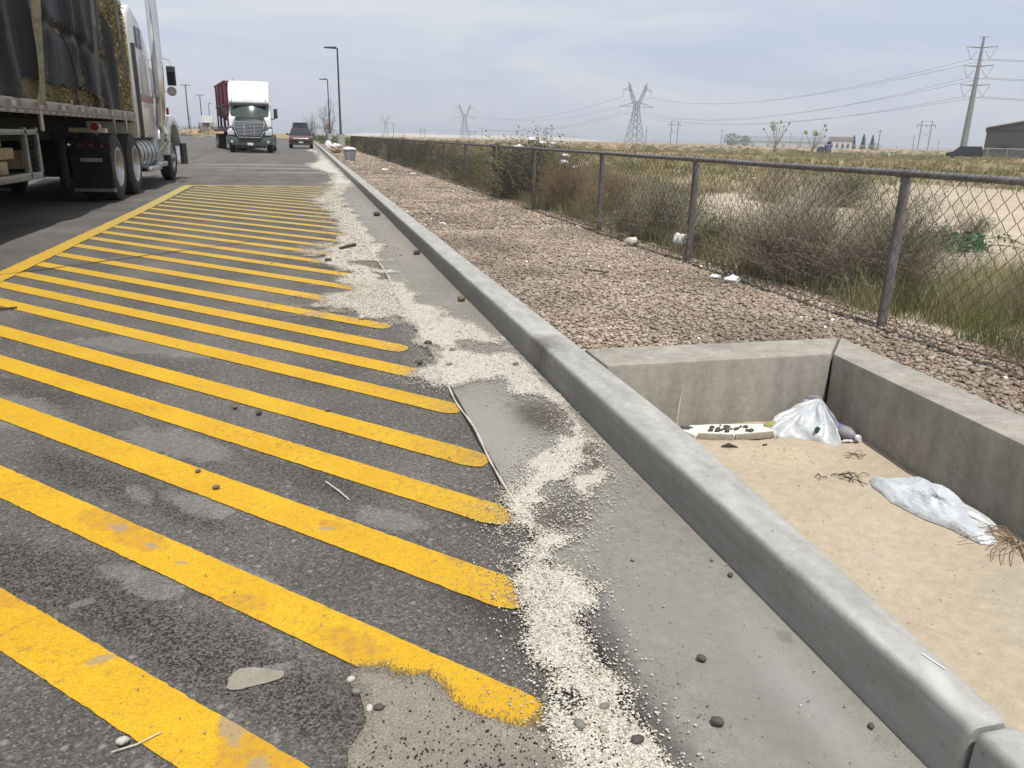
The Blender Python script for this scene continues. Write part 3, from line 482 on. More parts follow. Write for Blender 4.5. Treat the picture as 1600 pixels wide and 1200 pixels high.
def stems(rng, n, hw, h, curl=.35, K=6, lean=(0, 0)):
    a = rng.uniform(0, 2 * np.pi, n); rr = hw * np.sqrt(rng.uniform(.02, 1, n)) * rng.uniform(.5, 1.15, n); hh = h * (1 - .55 * (rr / hw) ** 1.6) * rng.uniform(.55, 1.1, n)
    b0 = rng.normal(0, hw * .16, (n, 2)); t = np.linspace(0, 1, K)[None, :]; X = b0[:, :1] + (np.cos(a) * rr)[:, None] * t ** .85 + lean[0] * t; Y = b0[:, 1:] + (np.sin(a) * rr)[:, None] * t ** .85 + lean[1] * t; Z = hh[:, None] * (t * (1 + curl) - curl * t * t)
    P = np.stack([X, Y, Z], -1); P[:, 1:] += np.cumsum(rng.normal(0, .018 * h, (n, K - 1, 3)), axis=1); P[..., 2] = np.maximum(P[..., 2], .005); return P
def twigs_of(rng, P, m, ln, K=4):
    n, k, _ = P.shape; i = rng.integers(0, n, m); j = rng.integers(1, k - 1, m); f = rng.random(m)[:, None]; B = P[i, j] * (1 - f) + P[i, j + 1] * f; d = P[i, j + 1] - P[i, j]; d /= np.linalg.norm(d, axis=1, keepdims=True) + 1e-9
    d = d + rng.normal(0, .6, (m, 3)); d[:, 2] = np.abs(d[:, 2]) * .8; d /= np.linalg.norm(d, axis=1, keepdims=True); t = np.linspace(0, 1, K)[None, :, None]; return B[:, None] + d[:, None] * t * (ln * rng.uniform(.4, 1.2, m))[:, None, None] + np.cumsum(rng.normal(0, ln * .05, (m, K, 3)), axis=1)
def bush(x, y, hw, h, wood, leaf, label, nst=110, ntw=700, nleaf=0, lsize=.014, seed=0, cat='bush', name='desert_bush', thick=.003, lean=(0, 0), group='bushes behind the fence'):
    rng = np.random.default_rng(seed + 500); z = gz(x, y) if x > 3.4 or y > 100 else .1; t = empty(name, (x, y, z - .02), label, cat, group)
    P = stems(rng, nst, hw, h, lean=lean); Q = twigs_of(rng, P, ntw, h * .3); R1 = np.linspace(1, .35, P.shape[1])[None] * thick * rng.uniform(.6, 1.4, len(P))[:, None]; R2 = np.linspace(.5, .2, Q.shape[1])[None] * thick * rng.uniform(.7, 1.4, len(Q))[:, None]
    link('stem', npmesh('stems', *join([tubes(P, R1), tubes(Q, R2)])), TW[wood], t)
    if nleaf:
        i = rng.integers(0, len(Q), nleaf); j = rng.integers(0, Q.shape[1], nleaf); C = Q[i, j] + rng.normal(0, h * .03, (nleaf, 3)); C[:, 2] = np.maximum(C[:, 2], .01); link('foliage', npmesh('leaves', *leafquads(C, lsize, rng)), TW[leaf], t)
    return t
bush(3.80, 5.40, .62, .86, 'grey', 'green', 'large bare grey brown twiggy bush pressed against the fence left of the grey green one', 420, 4200, 1600, .010, 1, thick=.0026, lean=(-.03, .1))
bush(4.0, 4.75, .52, .78, 'grey', 'green', 'grey green twiggy bush just left of the nearest full fence post', 340, 3400, 3800, .009, 2, thick=.0024, lean=(.02, -.05))
bush(4.35, 5.35, .34, .62, 'brown', 'green', 'thin brown twiggy bush behind the two large grey ones', 150, 1300, 300, .009, 21, thick=.0024)
bush(3.85, 6.9, .32, .40, 'grey', 'dark', 'small dense dark green bush right of the second full fence post', 120, 1200, 4200, .013, 3)
bush(3.72, 8.0, .66, .66, 'grey', 'green', 'spreading grey green saltbush left of the second full fence post', 240, 2400, 6500, .013, 4, thick=.0028)
bush(4.3, 8.9, .55, .62, 'grey', 'green', 'pale green bush a little behind the spreading saltbush', 150, 1300, 3600, .014, 22)
bush(3.9, 9.9, .6, .66, 'brown', 'green', 'low russet bush between the saltbush and the post behind it', 160, 1500, 700, .012, 5)
bush(3.8, 11.5, .6, .86, 'brown', 'green', 'tall reddish brown dry bush near the flowering shrub', 200, 1900, 500, .012, 6, thick=.0032)
t_ = bush(3.85, 13.7, .85, 1.12, 'grey', 'dark', 'tall dark green shrub with white plastic scraps caught in it', 190, 1700, 9000, .024, 7, thick=.005, name='tall_shrub', cat='shrub')
bush(4.9, 12.6, .5, .62, 'brown', 'green', 'brown twiggy bush to the right behind the tall dark shrub', 150, 1300, 900, .014, 23)
bush(3.9, 15.9, .75, .8, 'brown', 'green', 'purplish brown bush left of the tall dark shrub', 170, 1500, 1200, .016, 8, thick=.0035)
bush(4.0, 18.0, .85, .85, 'grey', 'dark', 'dark bush, second to the left of the tall dark shrub', 170, 1400, 5000, .02, 9, thick=.004)
bush(4.0, 20.8, .7, .85, 'grey', 'green', 'grey green bush in the middle of the fence row', 160, 1300, 4500, .022, 10, thick=.004)
bush(4.1, 24.2, .8, .8, 'brown', 'green', 'brownish bush beyond the grey green one in the fence row', 160, 1300, 2500, .025, 11, thick=.005)
bush(4.1, 28.2, .9, .85, 'grey', 'dark', 'dark green bush far along the fence', 150, 1200, 5000, .03, 12, thick=.005)
bush(4.0, 33, 1.1, .9, 'grey', 'green', 'wide bush farther along the fence than the dark green one', 150, 1200, 4500, .035, 13, thick=.006)
bush(4.2, 39, 1.2, .9, 'brown', 'green', 'brown bush near the far end of the fence', 150, 1200, 3500, .04, 14, thick=.007)
bush(4.2, 46, 1.4, .9, 'grey', 'dark', 'last dark bush before the fence fades out', 150, 1200, 4500, .045, 15, thick=.008)
bush(9.3, 12.3, .95, .66, 'grey', 'dark', 'dark bush alone on the pale sand beyond the fence', 200, 1800, 5200, .016, 16, thick=.004, group='bushes on the open ground')
bush(8.3, 13.1, .8, .6, 'brown', 'green', 'rust tinged bush joined to the left of the dark one on the sand', 150, 1400, 1600, .014, 24, group='bushes on the open ground')
bush(13.6, 11.9, .35, .35, 'grey', 'green', 'small dry bush on the sand slope at the right edge', 110, 900, 500, .012, 25, group='bushes on the open ground')
bush(4.6, 3.75, .3, .42, 'grey', 'green', 'grey stemmed bush in the near grass right of the nearest post', 150, 1300, 900, .009, 27, thick=.002)
bush(5.6, 4.6, .35, .4, 'grey', 'green', 'dry bush at the right edge above the near grass', 150, 1300, 700, .01, 28, thick=.0025)
bush(3.75, 3.0, .22, .34, 'grey', 'dark', 'dark green clump at the fence foot in the near grass', 120, 1100, 2600, .009, 29, thick=.002)
bush(7.9, 7.9, .28, .3, 'grey', 'green', 'small dry bush low on the sand slope above the green creeper', 90, 700, 400, .01, 26, group='bushes on the open ground')
def creeper(x, y, label):
    rng = np.random.default_rng(77); z = gz(x, y); t = empty('creeping_plant', (x, y, z), label, 'plant'); n = 26; a = rng.normal(np.pi, .9, n) ; a[::4] += 3; ln = rng.uniform(.35, 1.0, n); tt = np.linspace(0, 1, 8)[None]
    X = np.cos(a)[:, None] * ln[:, None] * tt; Y = np.sin(a)[:, None] * ln[:, None] * tt * .5; Z = .03 + .16 * np.sin(tt * np.pi) * rng.uniform(.2, 1, n)[:, None] + 0 * X; P = np.stack([X, Y, Z], -1)
    link('stem', npmesh('v', *tubes(P, np.full(P.shape[:2], .005))), TW['dark'], t); i = rng.integers(0, n, 700); j = rng.integers(0, 8, 700); C = P[i, j] + rng.normal(0, .035, (700, 3)); C[:, 2] = np.abs(C[:, 2]) + .01; link('foliage', npmesh('l', *leafquads(C, .04, rng)), CREEP, t)
CREEP = island('creeper_leaf', [(.045, .13, .075), (.07, .18, .10), (.03, .09, .05), (.10, .21, .11)], .5, trans=.2)
creeper(6.75, 6.9, 'dark green creeping plant sprawled on the pale sand behind the nearest post')
# grass close behind the fence and out over the field (one object each kind)
def tufts(P, h, nb, mat_, name, label, wd=.004, spread=.5, seed=0, K=3):
    rng = np.random.default_rng(seed); n = len(P); P = np.repeat(P, nb, 0); hh = np.repeat(h, nb) * rng.uniform(.45, 1.15, n * nb); a = rng.uniform(0, 6.283, n * nb); r = hh * spread * rng.uniform(.1, 1, n * nb); t = np.linspace(0, 1, K)[None]
    b = rng.normal(0, 1, (n * nb, 2)) * (np.repeat(h, nb) * .22)[:, None]; X = P[:, :1] + b[:, :1] + (np.cos(a) * r)[:, None] * t ** 1.6; Y = P[:, 1:2] + b[:, 1:] + (np.sin(a) * r)[:, None] * t ** 1.6; Z = P[:, 2:3] + hh[:, None] * t * (1.15 - .15 * t)
    W = (np.repeat(wd if np.ndim(wd) else np.full(n, wd), nb))[:, None] * (1 - .8 * t); d = rng.normal(size=(n * nb, 3)); d[:, 2] *= .1; d /= np.linalg.norm(d, axis=1, keepdims=True)
    o = link(name, npmesh(name, *blades(np.stack([X, Y, Z], -1), W, d)), TW[mat_]); tag(o, label, 'grass', kind='stuff')
def field(n, x0, x1, y0, y1, thr, sc, seed, cond=None, pw=1.):
    rng = np.random.default_rng(seed); u = rng.random(n) ** pw; x = x0 + (x1 - x0) * u; y = y0 + (y1 - y0) * rng.random(n) ** pw; k = (fbm(x, y, sc, seed) > thr) & (x < 4 + (y + 2) * .98); 
    if cond is not None: k &= cond(x, y)
    x, y = x[k], y[k]; return np.stack([x, y, terrz(x, y) - .01], -1)
bare = [(4.6, 6.0), (7, 5.9), (15.4, 11), (19.5, 20.5), (11.5, 16.2), (7.0, 14.0), (5.2, 10.5), (4.9, 8.2)]
nb_ = lambda x, y: (pdist(x, y, bare) < .25 * (fbm(x, y, 1.2, 9) - .3))
P = field(2300, 3.42, 6.4, 2.2, 6.2, .45, 1.4, 31, lambda x, y: (y < 5.9) & nb_(x, y)); tufts(P, RNG.uniform(.14, .38, len(P)), 26, 'straw', 'dry_grass', 'short straw coloured grass just behind the near part of the fence', .0028, .6, 1)
cc_ = RNG.uniform([3.42, 2.2], [5.2, 4.5], (20, 2)); P = np.repeat(cc_, 17, 0) + RNG.normal(0, .085, (340, 2)); P = P[P[:, 0] > 3.36]; P = np.stack([P[:, 0], P[:, 1], terrz(P[:, 0], P[:, 1]) - .01], -1); tufts(P, RNG.uniform(.16, .36, len(P)), 30, 'fresh', 'green_grass', 'fresh green grass clumps at the foot of the near fence', .003, .55, 2)
P = field(5200, 3.4, 30, 6, 40, .46, .45, 33, nb_, 1.5); tufts(P, RNG.uniform(.16, .40, len(P)), 15, 'straw', 'dry_grass', 'yellow dry grass of the open field beyond the fence', .0065, .55, 3)
P = field(3200, 3.4, 26, 7, 34, .50, .6, 34, nb_, 1.4); tufts(P, RNG.uniform(.15, .34, len(P)), 15, 'fresh', 'green_grass', 'olive green grass mixed into the open field beyond the fence', .007, .6, 4)
P = field(2600, 3.6, 45, 9, 60, .54, .35, 35, nb_, 1.3); tufts(P, RNG.uniform(.2, .5, len(P)), 14, 'rust', 'rust_grass', 'rust coloured dry weeds in patches across the field', .01, .5, 5)
P = field(5500, 12, 130, 18, 130, .42, .12, 36); tufts(P, RNG.uniform(.28, .6, len(P)), 12, 'straw', 'tall_dry_grass', 'tall tan grass belt in the middle distance', .035, .4, 6)
P = field(3200, 5, 130, 30, 150, .52, .1, 37); tufts(P, RNG.uniform(.2, .45, len(P)), 12, 'green', 'scrub', 'low grey green scrub in the middle distance', .05, .6, 7)
P = field(3400, 3.42, 7.5, 4.6, 26, .40, .8, 38, lambda x, y: pdist(x, y, bare) < -.1); tufts(P, RNG.uniform(.18, .42, len(P)), 20, 'green', 'undergrowth', 'grey green undergrowth between the bushes behind the fence', .005, .75, 8, 4)
P = field(1500, 3.42, 9, 5.5, 26, .47, .9, 39, lambda x, y: pdist(x, y, bare) < -.1); tufts(P, RNG.uniform(.2, .5, len(P)), 20, 'brown', 'dry_undergrowth', 'brown dead stems among the bushes behind the fence', .004, .8, 9, 4)
P = field(420, 5, 20, 5, 22, .35, .8, 40, lambda x, y: pdist(x, y, bare) > -.1); tufts(P, RNG.uniform(.08, .2, len(P)), 16, 'grey', 'sand_weeds', 'small dry weeds dotted over the pale sand', .0035, .9, 10)
def clumps(n, f, s, mat_, name, label, seed):
    rng = np.random.default_rng(seed); C = []; Z = []
    X, Y = f(rng, n); Zb = terrz(X, Y); sz = s * rng.uniform(.5, 1.4, n); k = 34
    k = 110; th = rng.normal(size=(n, k, 3)); th /= np.linalg.norm(th, axis=2, keepdims=True); th *= rng.uniform(.5, 1, (n, k, 1)); c = np.stack([X, Y, Zb + sz * .35], -1)[:, None] + th * (sz[:, None] * np.array([[1.3, 1.3, .6]]))[:, None]
    V, F = leafquads(c.reshape(-1, 3), 1, rng); ss = np.repeat(sz * .125, k); cc = c.reshape(-1, 3); V = V.reshape(-1, 4, 3); V = cc[:, None] + (V - cc[:, None]) * ss[:, None, None]
    tag(link(name, npmesh(name, V.reshape(-1, 3), F), TW[mat_]), label, 'scrub', kind='stuff')
def fr(rng, n, d0, d1, a0, a1): 
    D = d0 * (d1 / d0) ** rng.random(n); a = np.radians(rng.uniform(a0, a1, n)); return D * np.sin(a), D * np.cos(a)
clumps(1100, lambda r, n: fr(r, n, 110, 420, 4, 52), .55, 'green', 'far_scrub', 'grey green scrub spread toward the horizon', 41)
clumps(600, lambda r, n: fr(r, n, 150, 700, 4, 52), .7, 'dark', 'far_dark_scrub', 'dark scrub line close under the horizon', 42)
clumps(350, lambda r, n: fr(r, n, 90, 260, 4, 52), .45, 'rust', 'far_rust_scrub', 'reddish scrub patches toward the horizon', 43)
clumps(230, lambda r, n: fr(r, n, 26, 120, 12, 52), .30, 'green', 'field_scrub', 'small grey green shrubs spotted over the field', 46)
clumps(120, lambda r, n: fr(r, n, 26, 120, 12, 52), .30, 'dark', 'field_dark_scrub', 'small dark shrubs spotted over the field', 47)
clumps(90, lambda r, n: fr(r, n, 30, 120, 12, 52), .32, 'rust', 'field_rust_scrub', 'small rust brown shrubs spotted over the field', 48)
clumps(420, lambda r, n: fr(r, n, 180, 216, -34, -3.5), 1.0, 'green', 'lot_edge_scrub', 'scrub on the sandy bank at the far left of the lot', 44)
clumps(150, lambda r, n: (r.uniform(1.5, 9, n), r.uniform(75, 150, n)), .8, 'dark', 'roadside_scrub', 'low shrubs beside the road beyond the parked red car', 45)
# white plastic scraps caught in the tall shrub
PLAS = simple('white_plastic', (.72, .74, .76), (.62, .64, .68), 30, .35, bmp=.3, bscale=40); PLAS.node_tree.nodes['Principled BSDF'].inputs['Subsurface Weight'].default_value = .15
def crumple(mb_, c, r, seed, sq=(1, 1, .7), sub=2, amp=.35):
    bm = bmesh.new(); bmesh.ops.create_icosphere(bm, subdivisions=sub, radius=1); rr = random.Random(seed); ph = [rr.uniform(0, 6) for _ in range(6)]
    vs = []
    for v in bm.verts:
        p = v.co; k = 1 + amp * (math.sin(p.x * 5 + ph[0]) * math.sin(p.y * 4 + ph[1]) + .6 * math.sin(p.z * 9 + ph[2] + p.x * 6) + .3 * rr.uniform(-1, 1)); vs.append((c[0] + p.x * k * r * sq[0], c[1] + p.y * k * r * sq[1], c[2] + p.z * k * r * sq[2]))
    mb_.add(vs, [tuple(v.index for v in f.verts) for f in bm.faces]); bm.free(); return mb_
for i, (dx, dy, dz, r, lb) in enumerate([(-.02, -.1, 1.05, .06, 'white plastic scrap caught on the top of the tall dark shrub'), (.35, -.1, .98, .05, 'white plastic scrap at the upper right of the tall dark shrub'), (-.3, -.3, .93, .06, 'white plastic scrap at the upper left of the tall dark shrub'),
                                        (.55, -.3, .80, .05, 'white plastic scrap at the right side of the tall dark shrub'), (.45, -.5, .70, .055, 'white plastic scrap halfway down the tall dark shrub'), (.7, -.4, .62, .035, 'small white plastic scrap low on the right of the tall dark shrub'), (.15, -.2, 1.0, .05, 'white plastic scrap near the middle top of the tall dark shrub')]):
    tag(crumple(MB(), (3.85 + dx, 13.7 + dy, .1 + dz), r, i, (1.2, 1, .7)).build('plastic_scrap', PLAS, smooth=True), lb, 'litter', 'plastic scraps in the tall shrub')
# ------------------------------------------------------------------ pebbles and litter
ROCK = simple('dark_pebble', (.075, .06, .05), (.04, .033, .028), 40, .75, bmp=.5, bscale=150); ROCKG = simple('grey_pebble', (.17, .165, .14), (.11, .105, .09), 40, .75, bmp=.4, bscale=150); ROCKP = simple('pale_pebble', (.42, .40, .36), (.33, .31, .28), 30, .7, bmp=.3, bscale=120); ROCKB = simple('brown_pebble', (.16, .115, .075), (.10, .07, .05), 50, .75, bmp=.4, bscale=150)
def pebble(x, y, r, mt, label, z=.006, sq=(1.2, .9, .75), name='pebble'):
    m = MB(); crumple(m, (0, 0, 0), r, int(x * 991 + y * 37), sq, 2, .07); o = m.build(name, mt, smooth=True); o.location = (x, y, z + r * sq[2] * .8); o.rotation_euler = (0, 0, random.uniform(0, 3)); tag(o, label, 'pebble', 'loose pebbles')
for a in [(.841, 1.379, .0105, ROCK, 'dark brown pebble alone on the gutter right of the granules, farther of two'), (.774, 1.18, .0125, ROCK, 'dark angular pebble on the gutter, the one nearest the camera'), (.859, 1.837, .006, ROCKG, 'tiny grey pebble on bare gutter between granules and kerb'),
          (1.088, 1.788, .006, ROCKG, 'small pebble close to the foot of the kerb, upper of two'), (1.098, 1.70, .008, ROCK, 'small dark pebble close to the foot of the kerb, lower of two'), (.64, 1.616, .010, ROCKG, 'grey pebble on the right edge of the near granules'),
          (.488, 1.236, .013, ROCKG, 'round grey pebble half sunk in the granules beside the cement patch'), (.557, 1.275, .011, ROCKG, 'grey pebble in the granules with a dark clod beside it'), (-.414, 1.397, .011, ROCKP, 'pale oval pebble on the asphalt below the nearest stripe'),
          (.998, 12.02, .05, ROCK, 'dark stone far along the gutter'), (1.06, 8.0, .035, ROCK, 'dark stone against the kerb foot in the middle distance'), (1.07, 5.6, .032, ROCKB, 'brown stone against the kerb foot before the pit'), (.158, 7.59, .03, ROCK, 'dark stone at the left rim of the granules'),
          (-.356, 2.582, .011, ROCKB, 'brown pebble on the third yellow stripe, lower right of a pair'), (-.432, 2.737, .009, ROCKB, 'brown pebble on the third yellow stripe, upper left of a pair'), (.035, 3.311, .011, ROCKB, 'brown pebble on the edge of the fifth yellow stripe'), (-.254, 3.324, .014, ROCK, 'flat dark pebble on the asphalt between stripes'),
          (-.36, 3.42, .011, ROCKB, 'pebble beside a dark spot above the fourth stripe'), (.638, 4.372, .020, ROCK, 'dark pebble on the left of the wide pool of granules'), (.751, 4.195, .018, ROCKG, 'grey pebble in the middle of the wide pool of granules'), (.682, 3.907, .016, ROCKG, 'greyish pebble at the lower middle of the wide pool of granules'),
          (.532, 3.983, .016, ROCK, 'dark pebble at the end of a stripe beside the pool of granules'), (1.03, 3.845, .018, ROCKB, 'brown pebble in the granules close to the kerb joint'), (1.088, 1.099, .007, ROCK, 'very small dark pebble low beside the kerb foot'), (.036, 1.485, .009, ROCKP, 'pale pebble on the upper left corner of the cement patch'),
          (.045, 1.442, .010, ROCKG, 'grey pebble at the left rim of the cement patch'), (.088, 1.381, .010, ROCK, 'dark pebble on the cement patch beside a pale one'), (.069, 1.384, .009, ROCKP, 'pale pebble on the cement patch beside a dark one'), (.528, 1.90, .012, ROCKG, 'grey pebble above the near granules by the dark wet spot'),
          (.41, 1.245, .008, ROCK, 'small black pebble at the right rim of the cement patch'), (.588, 1.168, .013, ROCK, 'dark clod sunk in the nearest granules'), (.44, 1.33, .010, ROCKG, 'grey pebble where the nearest stripe end meets the granules'), (.307, 5.097, .022, ROCKP, 'pale stone on the stripe just before the pool of granules')]: pebble(*a)
pebble(1.558, 1.235, .016, ROCKB, 'brown speckled pebble on the sand close to the kerb', z=sandz(1.56, 1.23) - .003)
def twig(pts, r, mt, name, label, cat='twig', group=None): m = MB(); m.tube(pts, r, 6); return tag(m.build(name, mt, smooth=True), label, cat, group)
BARK = simple('dead_bark', (.07, .05, .035), (.035, .025, .02), 40, .9); PALEW = simple('pale_weathered_strip', (.52, .48, .40), (.38, .34, .28), 60, .9, bmp=.5, bscale=120)
# ragged pale joint strip sticking out of the joint
pts = [(.618 + .006 * math.sin(y * 7) - .003, y, .013 + .004 * math.sin(y * 11)) for y in np.linspace(3.52, 2.07, 22)]; twig(pts, [.0045 + .0015 * math.sin(i * 2.1) for i in range(22)], PALEW, 'joint_strip', 'frayed pale strip lifting out of the joint between asphalt and gutter', 'strip')
pts = [(.625 + .008 * math.sin(y * 3), y, .014) for y in np.linspace(13.2, 5.6, 40)]; twig(pts, [.006 + .003 * math.sin(i * 1.7) for i in range(40)], PALEW, 'joint_strip', 'thin pale strip in the gutter joint farther along the road', 'strip')
twig([(.30, 8.36, .03), (.40, 8.50, .035), (.47, 8.62, .03)], [.012, .016, .022], BARK, 'dead_stick', 'dark club shaped stick lying on the far granules', 'stick')
m = MB(); m.box(-.10, .10, -.012, .012, 0, .008); o = m.build('metal_strip', BARK, bevel=.002); o.location = (2.22, 5.84, .165); o.rotation_euler = (0, .03, -.75); tag(o, 'flat black strip lying on the gravel', 'strip')
twig([(-2.2, 5.60, .014), (-1.93, 5.77, .012)], .007, BARK, 'dead_stick', 'thin black stick on the asphalt at the left edge', 'stick')
twig([(-.43, 1.375, .008), (-.385, 1.385, .009), (-.345, 1.41, .008)], .0016, PALEW, 'straw_stem', 'single pale straw below the pale oval pebble', 'straw')
twig([(.008, 2.56, .009), (.05, 2.47, .011), (.08, 2.40, .009)], .0028, PALEW, 'straw_stem', 'pale curved straw on the asphalt between two stripes', 'straw')
twig([(1.193, 1.112, .1625), (1.199, 1.085, .1625), (1.203, 1.060, .1625)], .0012, simple('white_string', (.85, .85, .83)), 'white_thread', 'short white thread on top of the near kerb', 'thread')
def sq(x, y, dz=.0): return (x, y, sandz(x, y) + dz)
def twiglet(x, y, n, s, seed, label):
    rr = random.Random(seed); m = MB()
    for _ in range(n):
        a = rr.uniform(-.6, .3); p = Vector((x + rr.uniform(-s, s) * .3, y + rr.uniform(-s, s) * .3, 0)); c = rr.uniform(-2, 2); P = []
        for j in range(7): P.append(sq(p.x, p.y, .004 + rr.uniform(0, .012) * math.sin(j / 6 * 3.14) * 2)); p += Vector((math.cos(a - .9), math.sin(a - .9), 0)) * s / 6; a += c / 7
        m.tube(P, [rr.uniform(.001, .0022)] * 7, 5)
    tag(m.build('twig', BARK, smooth=True), label, 'twig')
twiglet(2.14, 2.58, 7, .11, 3, 'tangle of thin dark twigs on the sand between the two white bags'); twiglet(2.05, 2.62, 2, .05, 4, 'short curved twig on the sand left of the tangle'); twiglet(2.33, 2.80, 4, .08, 5, 'faint thin twigs on the sand near the pit wall')
STR = simple('dry_weed', (.27, .19, .12), (.17, .115, .07), 30, .9); rng = np.random.default_rng(5); t = empty('dry_weed', (2.39, 1.93, sandz(2.39, 1.93)), 'dry brown weed stems piled against the pit wall at the right edge', 'weed')
n = 46; a = rng.uniform(2.2, 5.4, n); ln = rng.uniform(.08, .30, n); tt = np.linspace(0, 1, 8)[None]; aa = a[:, None] + rng.normal(0, .9, n)[:, None] * tt; st = ln[:, None] / 7; X = np.cumsum(np.cos(aa) * st, 1) * .7; Yq = np.cumsum(np.sin(aa) * st, 1); Z = .006 + .05 * rng.random(n)[:, None] * np.sin(tt * 3.1) + 0 * X
P = np.stack([X, Yq, Z], -1); link('stem', npmesh('w', *tubes(P, np.full(P.shape[:2], .0016), 4)), STR, t)
# white carrier bags, bottle, foam tray and fruit in the pit
BAG = simple('bag_film', (.54, .56, .58), (.42, .44, .47), 16, .3, bmp=.55, bscale=20, bdist=.02); bb = BAG.node_tree.nodes['Principled BSDF']; bb.inputs['Subsurface Weight'].default_value = .2; bb.inputs['Transmission Weight'].default_value = .08; bb.inputs['Subsurface Radius'].default_value = (.03, .03, .03)
def bagmesh(outline, hts, base, fold, seed, name, label):
    """closed pillow over an outline on the sand with creases"""
    O = [Vector(p) for p in outline]; c = sum(O, Vector((0, 0))) / len(O); rr = random.Random(seed); n = len(O); R = 30; dense_ = []; K = 9
    for i in range(n):
        for j in range(K): dense_.append((O[i].lerp(O[(i + 1) % n], j / K), hts[i] * (1 - j / K) + hts[(i + 1) % n] * j / K))
    V = []; m = len(dense_)
    for r in range(R + 1):
        t = 1 - r / R
        for i, (p, h) in enumerate(dense_):
            q = c.lerp(p, t); zz = h * (1 - t ** 3) ** .6 if r else 0; a = math.atan2(q.y - c.y, q.x - c.x)
            zz *= 1 + .24 * fold(q.x, q.y) ; zz = max(zz, 0); V.append((q.x + rr.uniform(-.002, .002), q.y + rr.uniform(-.002, .002), base(q.x, q.y) + .003 + zz))
    F = [(r * m + i, r * m + (i + 1) % m, (r + 1) * m + (i + 1) % m, (r + 1) * m + i) for r in range(R) for i in range(m)]; F.append(tuple(range(m))[::-1])
    mb_ = MB(); mb_.add(V, F); return tag(mb_.build(name, BAG, smooth=True), label, 'plastic bag', 'white plastic bags in the pit')
bagmesh([(2.195, 2.455), (2.225, 2.51), (2.30, 2.50), (2.385, 2.43), (2.41, 2.32), (2.395, 2.16), (2.405, 2.03), (2.34, 2.0), (2.30, 1.93), (2.245, 1.95), (2.225, 2.05), (2.19, 2.18), (2.165, 2.30)], [.035, .05, .06, .065, .065, .06, .055, .04, .035, .035, .045, .055, .04], sandz,
        lambda x, y: .9 - 1.5 * abs(math.sin((x * 1.0 + .28 * y) * 27 + 1.3 * math.sin(y * 9))) + .55 * abs(math.sin((x - .5 * y) * 47 + 2 * math.sin(x * 20))) + .12 * math.sin(x * 90 + y * 63), 1, 'plastic_bag', 'long crumpled white plastic bag lying flat on the sand beside the right wall')
b2 = MB(); vs = []; ap = Vector((2.43, 3.17, -.035))
ring = [(2.10, 3.10), (2.17, 3.075), (2.24, 3.03), (2.31, 2.96), (2.36, 2.90), (2.40, 2.93), (2.42, 3.01), (2.44, 3.12), (2.42, 3.20), (2.33, 3.235), (2.24, 3.22), (2.15, 3.17)]; n = len(ring); K = 9; R = 22; dn = [(Vector(ring[i]).lerp(Vector(ring[(i + 1) % n]), j / K)) for i in range(n) for j in range(K)]; m_ = len(dn)
for r in range(R + 1):
    t = r / R
    for i, p in enumerate(dn):
        base = Vector((p.x, p.y, sandz(p.x, p.y))); q = base.lerp(ap, t); bulge = math.sin(t * 3.14) * .030 * (1 + .7 * math.sin(i * .55) + .9 * abs(math.sin(i * .17 + t * 4)) + .35 * math.sin(i * .6 + t * 7)); d = Vector((p.x - ap.x, p.y - ap.y, .02)).normalized(); q += d * bulge; vs.append(q)
b2.add(vs, [(r * m_ + i, r * m_ + (i + 1) % m_, (r + 1) * m_ + (i + 1) % m_, (r + 1) * m_ + i) for r in range(R) for i in range(m_)]); tag(b2.build('plastic_bag', BAG, smooth=True), 'peaked white plastic bag standing against the far corner of the pit', 'plastic bag', 'white plastic bags in the pit')
tag(crumple(MB(), (2.30, 2.985, -.125), .013, 5, (1, .5, 1.2)).build('label_scrap', simple('dark_green_film', (.02, .07, .06)), smooth=True), 'small dark green scrap showing through the peaked white bag', 'scrap')
bt = empty('plastic_bottle', (2.435, 3.01, sandz(2.435, 3.01)), 'dusty clear plastic bottle with a purple label beside the peaked white bag', 'bottle'); bt.rotation_euler = (0, 0, math.radians(-78))
CLR = simple('dusty_clear_plastic', (.42, .42, .47), (.30, .30, .34), 20, .25, bmp=.2); CLR.node_tree.nodes['Principled BSDF'].inputs['Transmission Weight'].default_value = .45
MB().lathe([(-.11, .012), (-.108, .028), (-.09, .033), (-.03, .033), (-.025, .030), (.02, .030), (.025, .033), (.06, .032), (.085, .022), (.1, .012), (.115, .012)], (0, 0, .035), 'x', 20).build('bottle_body', CLR, bt, smooth=True)
MB().lathe([(-.022, .0315), (.018, .0315)], (0, 0, .035), 'x', 20).build('bottle_label', simple('purple_label', (.13, .10, .34), (.20, .17, .42), 60, .4), bt, smooth=True)
MB().lathe([(.112, .0135), (.128, .0135)], (0, 0, .035), 'x', 16).build('cap', PLAS, bt, smooth=True)
tag(crumple(MB(), (2.455, 2.915, sandz(2.45, 2.91) + .006), .03, 9, (1.5, .5, .25)).build('paper_scrap', simple('pinkish_paper', (.62, .52, .50)), smooth=True), 'crushed pinkish white paper in front of the plastic bottle', 'litter')
FOAM = simple('foam_tray', (.70, .69, .64), (.58, .56, .50), 30, .8, bmp=.3); ft = empty('foam_tray', (1.93, 3.15, sandz(1.93, 3.15)), 'broken white foam slab with charred bits on it along the far pit wall', 'foam slab'); ft.rotation_euler = (0, 0, -.12)
m = MB(); prof = [(-.20, -.06), (-.13, -.085), (.0, -.09), (.13, -.07), (.22, -.05), (.21, .06), (.0, .075), (-.17, .07), (-.24, .02)]; m.prism(prof, .0, .022, 'z'); m.build('slab', FOAM, ft, bevel=.004)
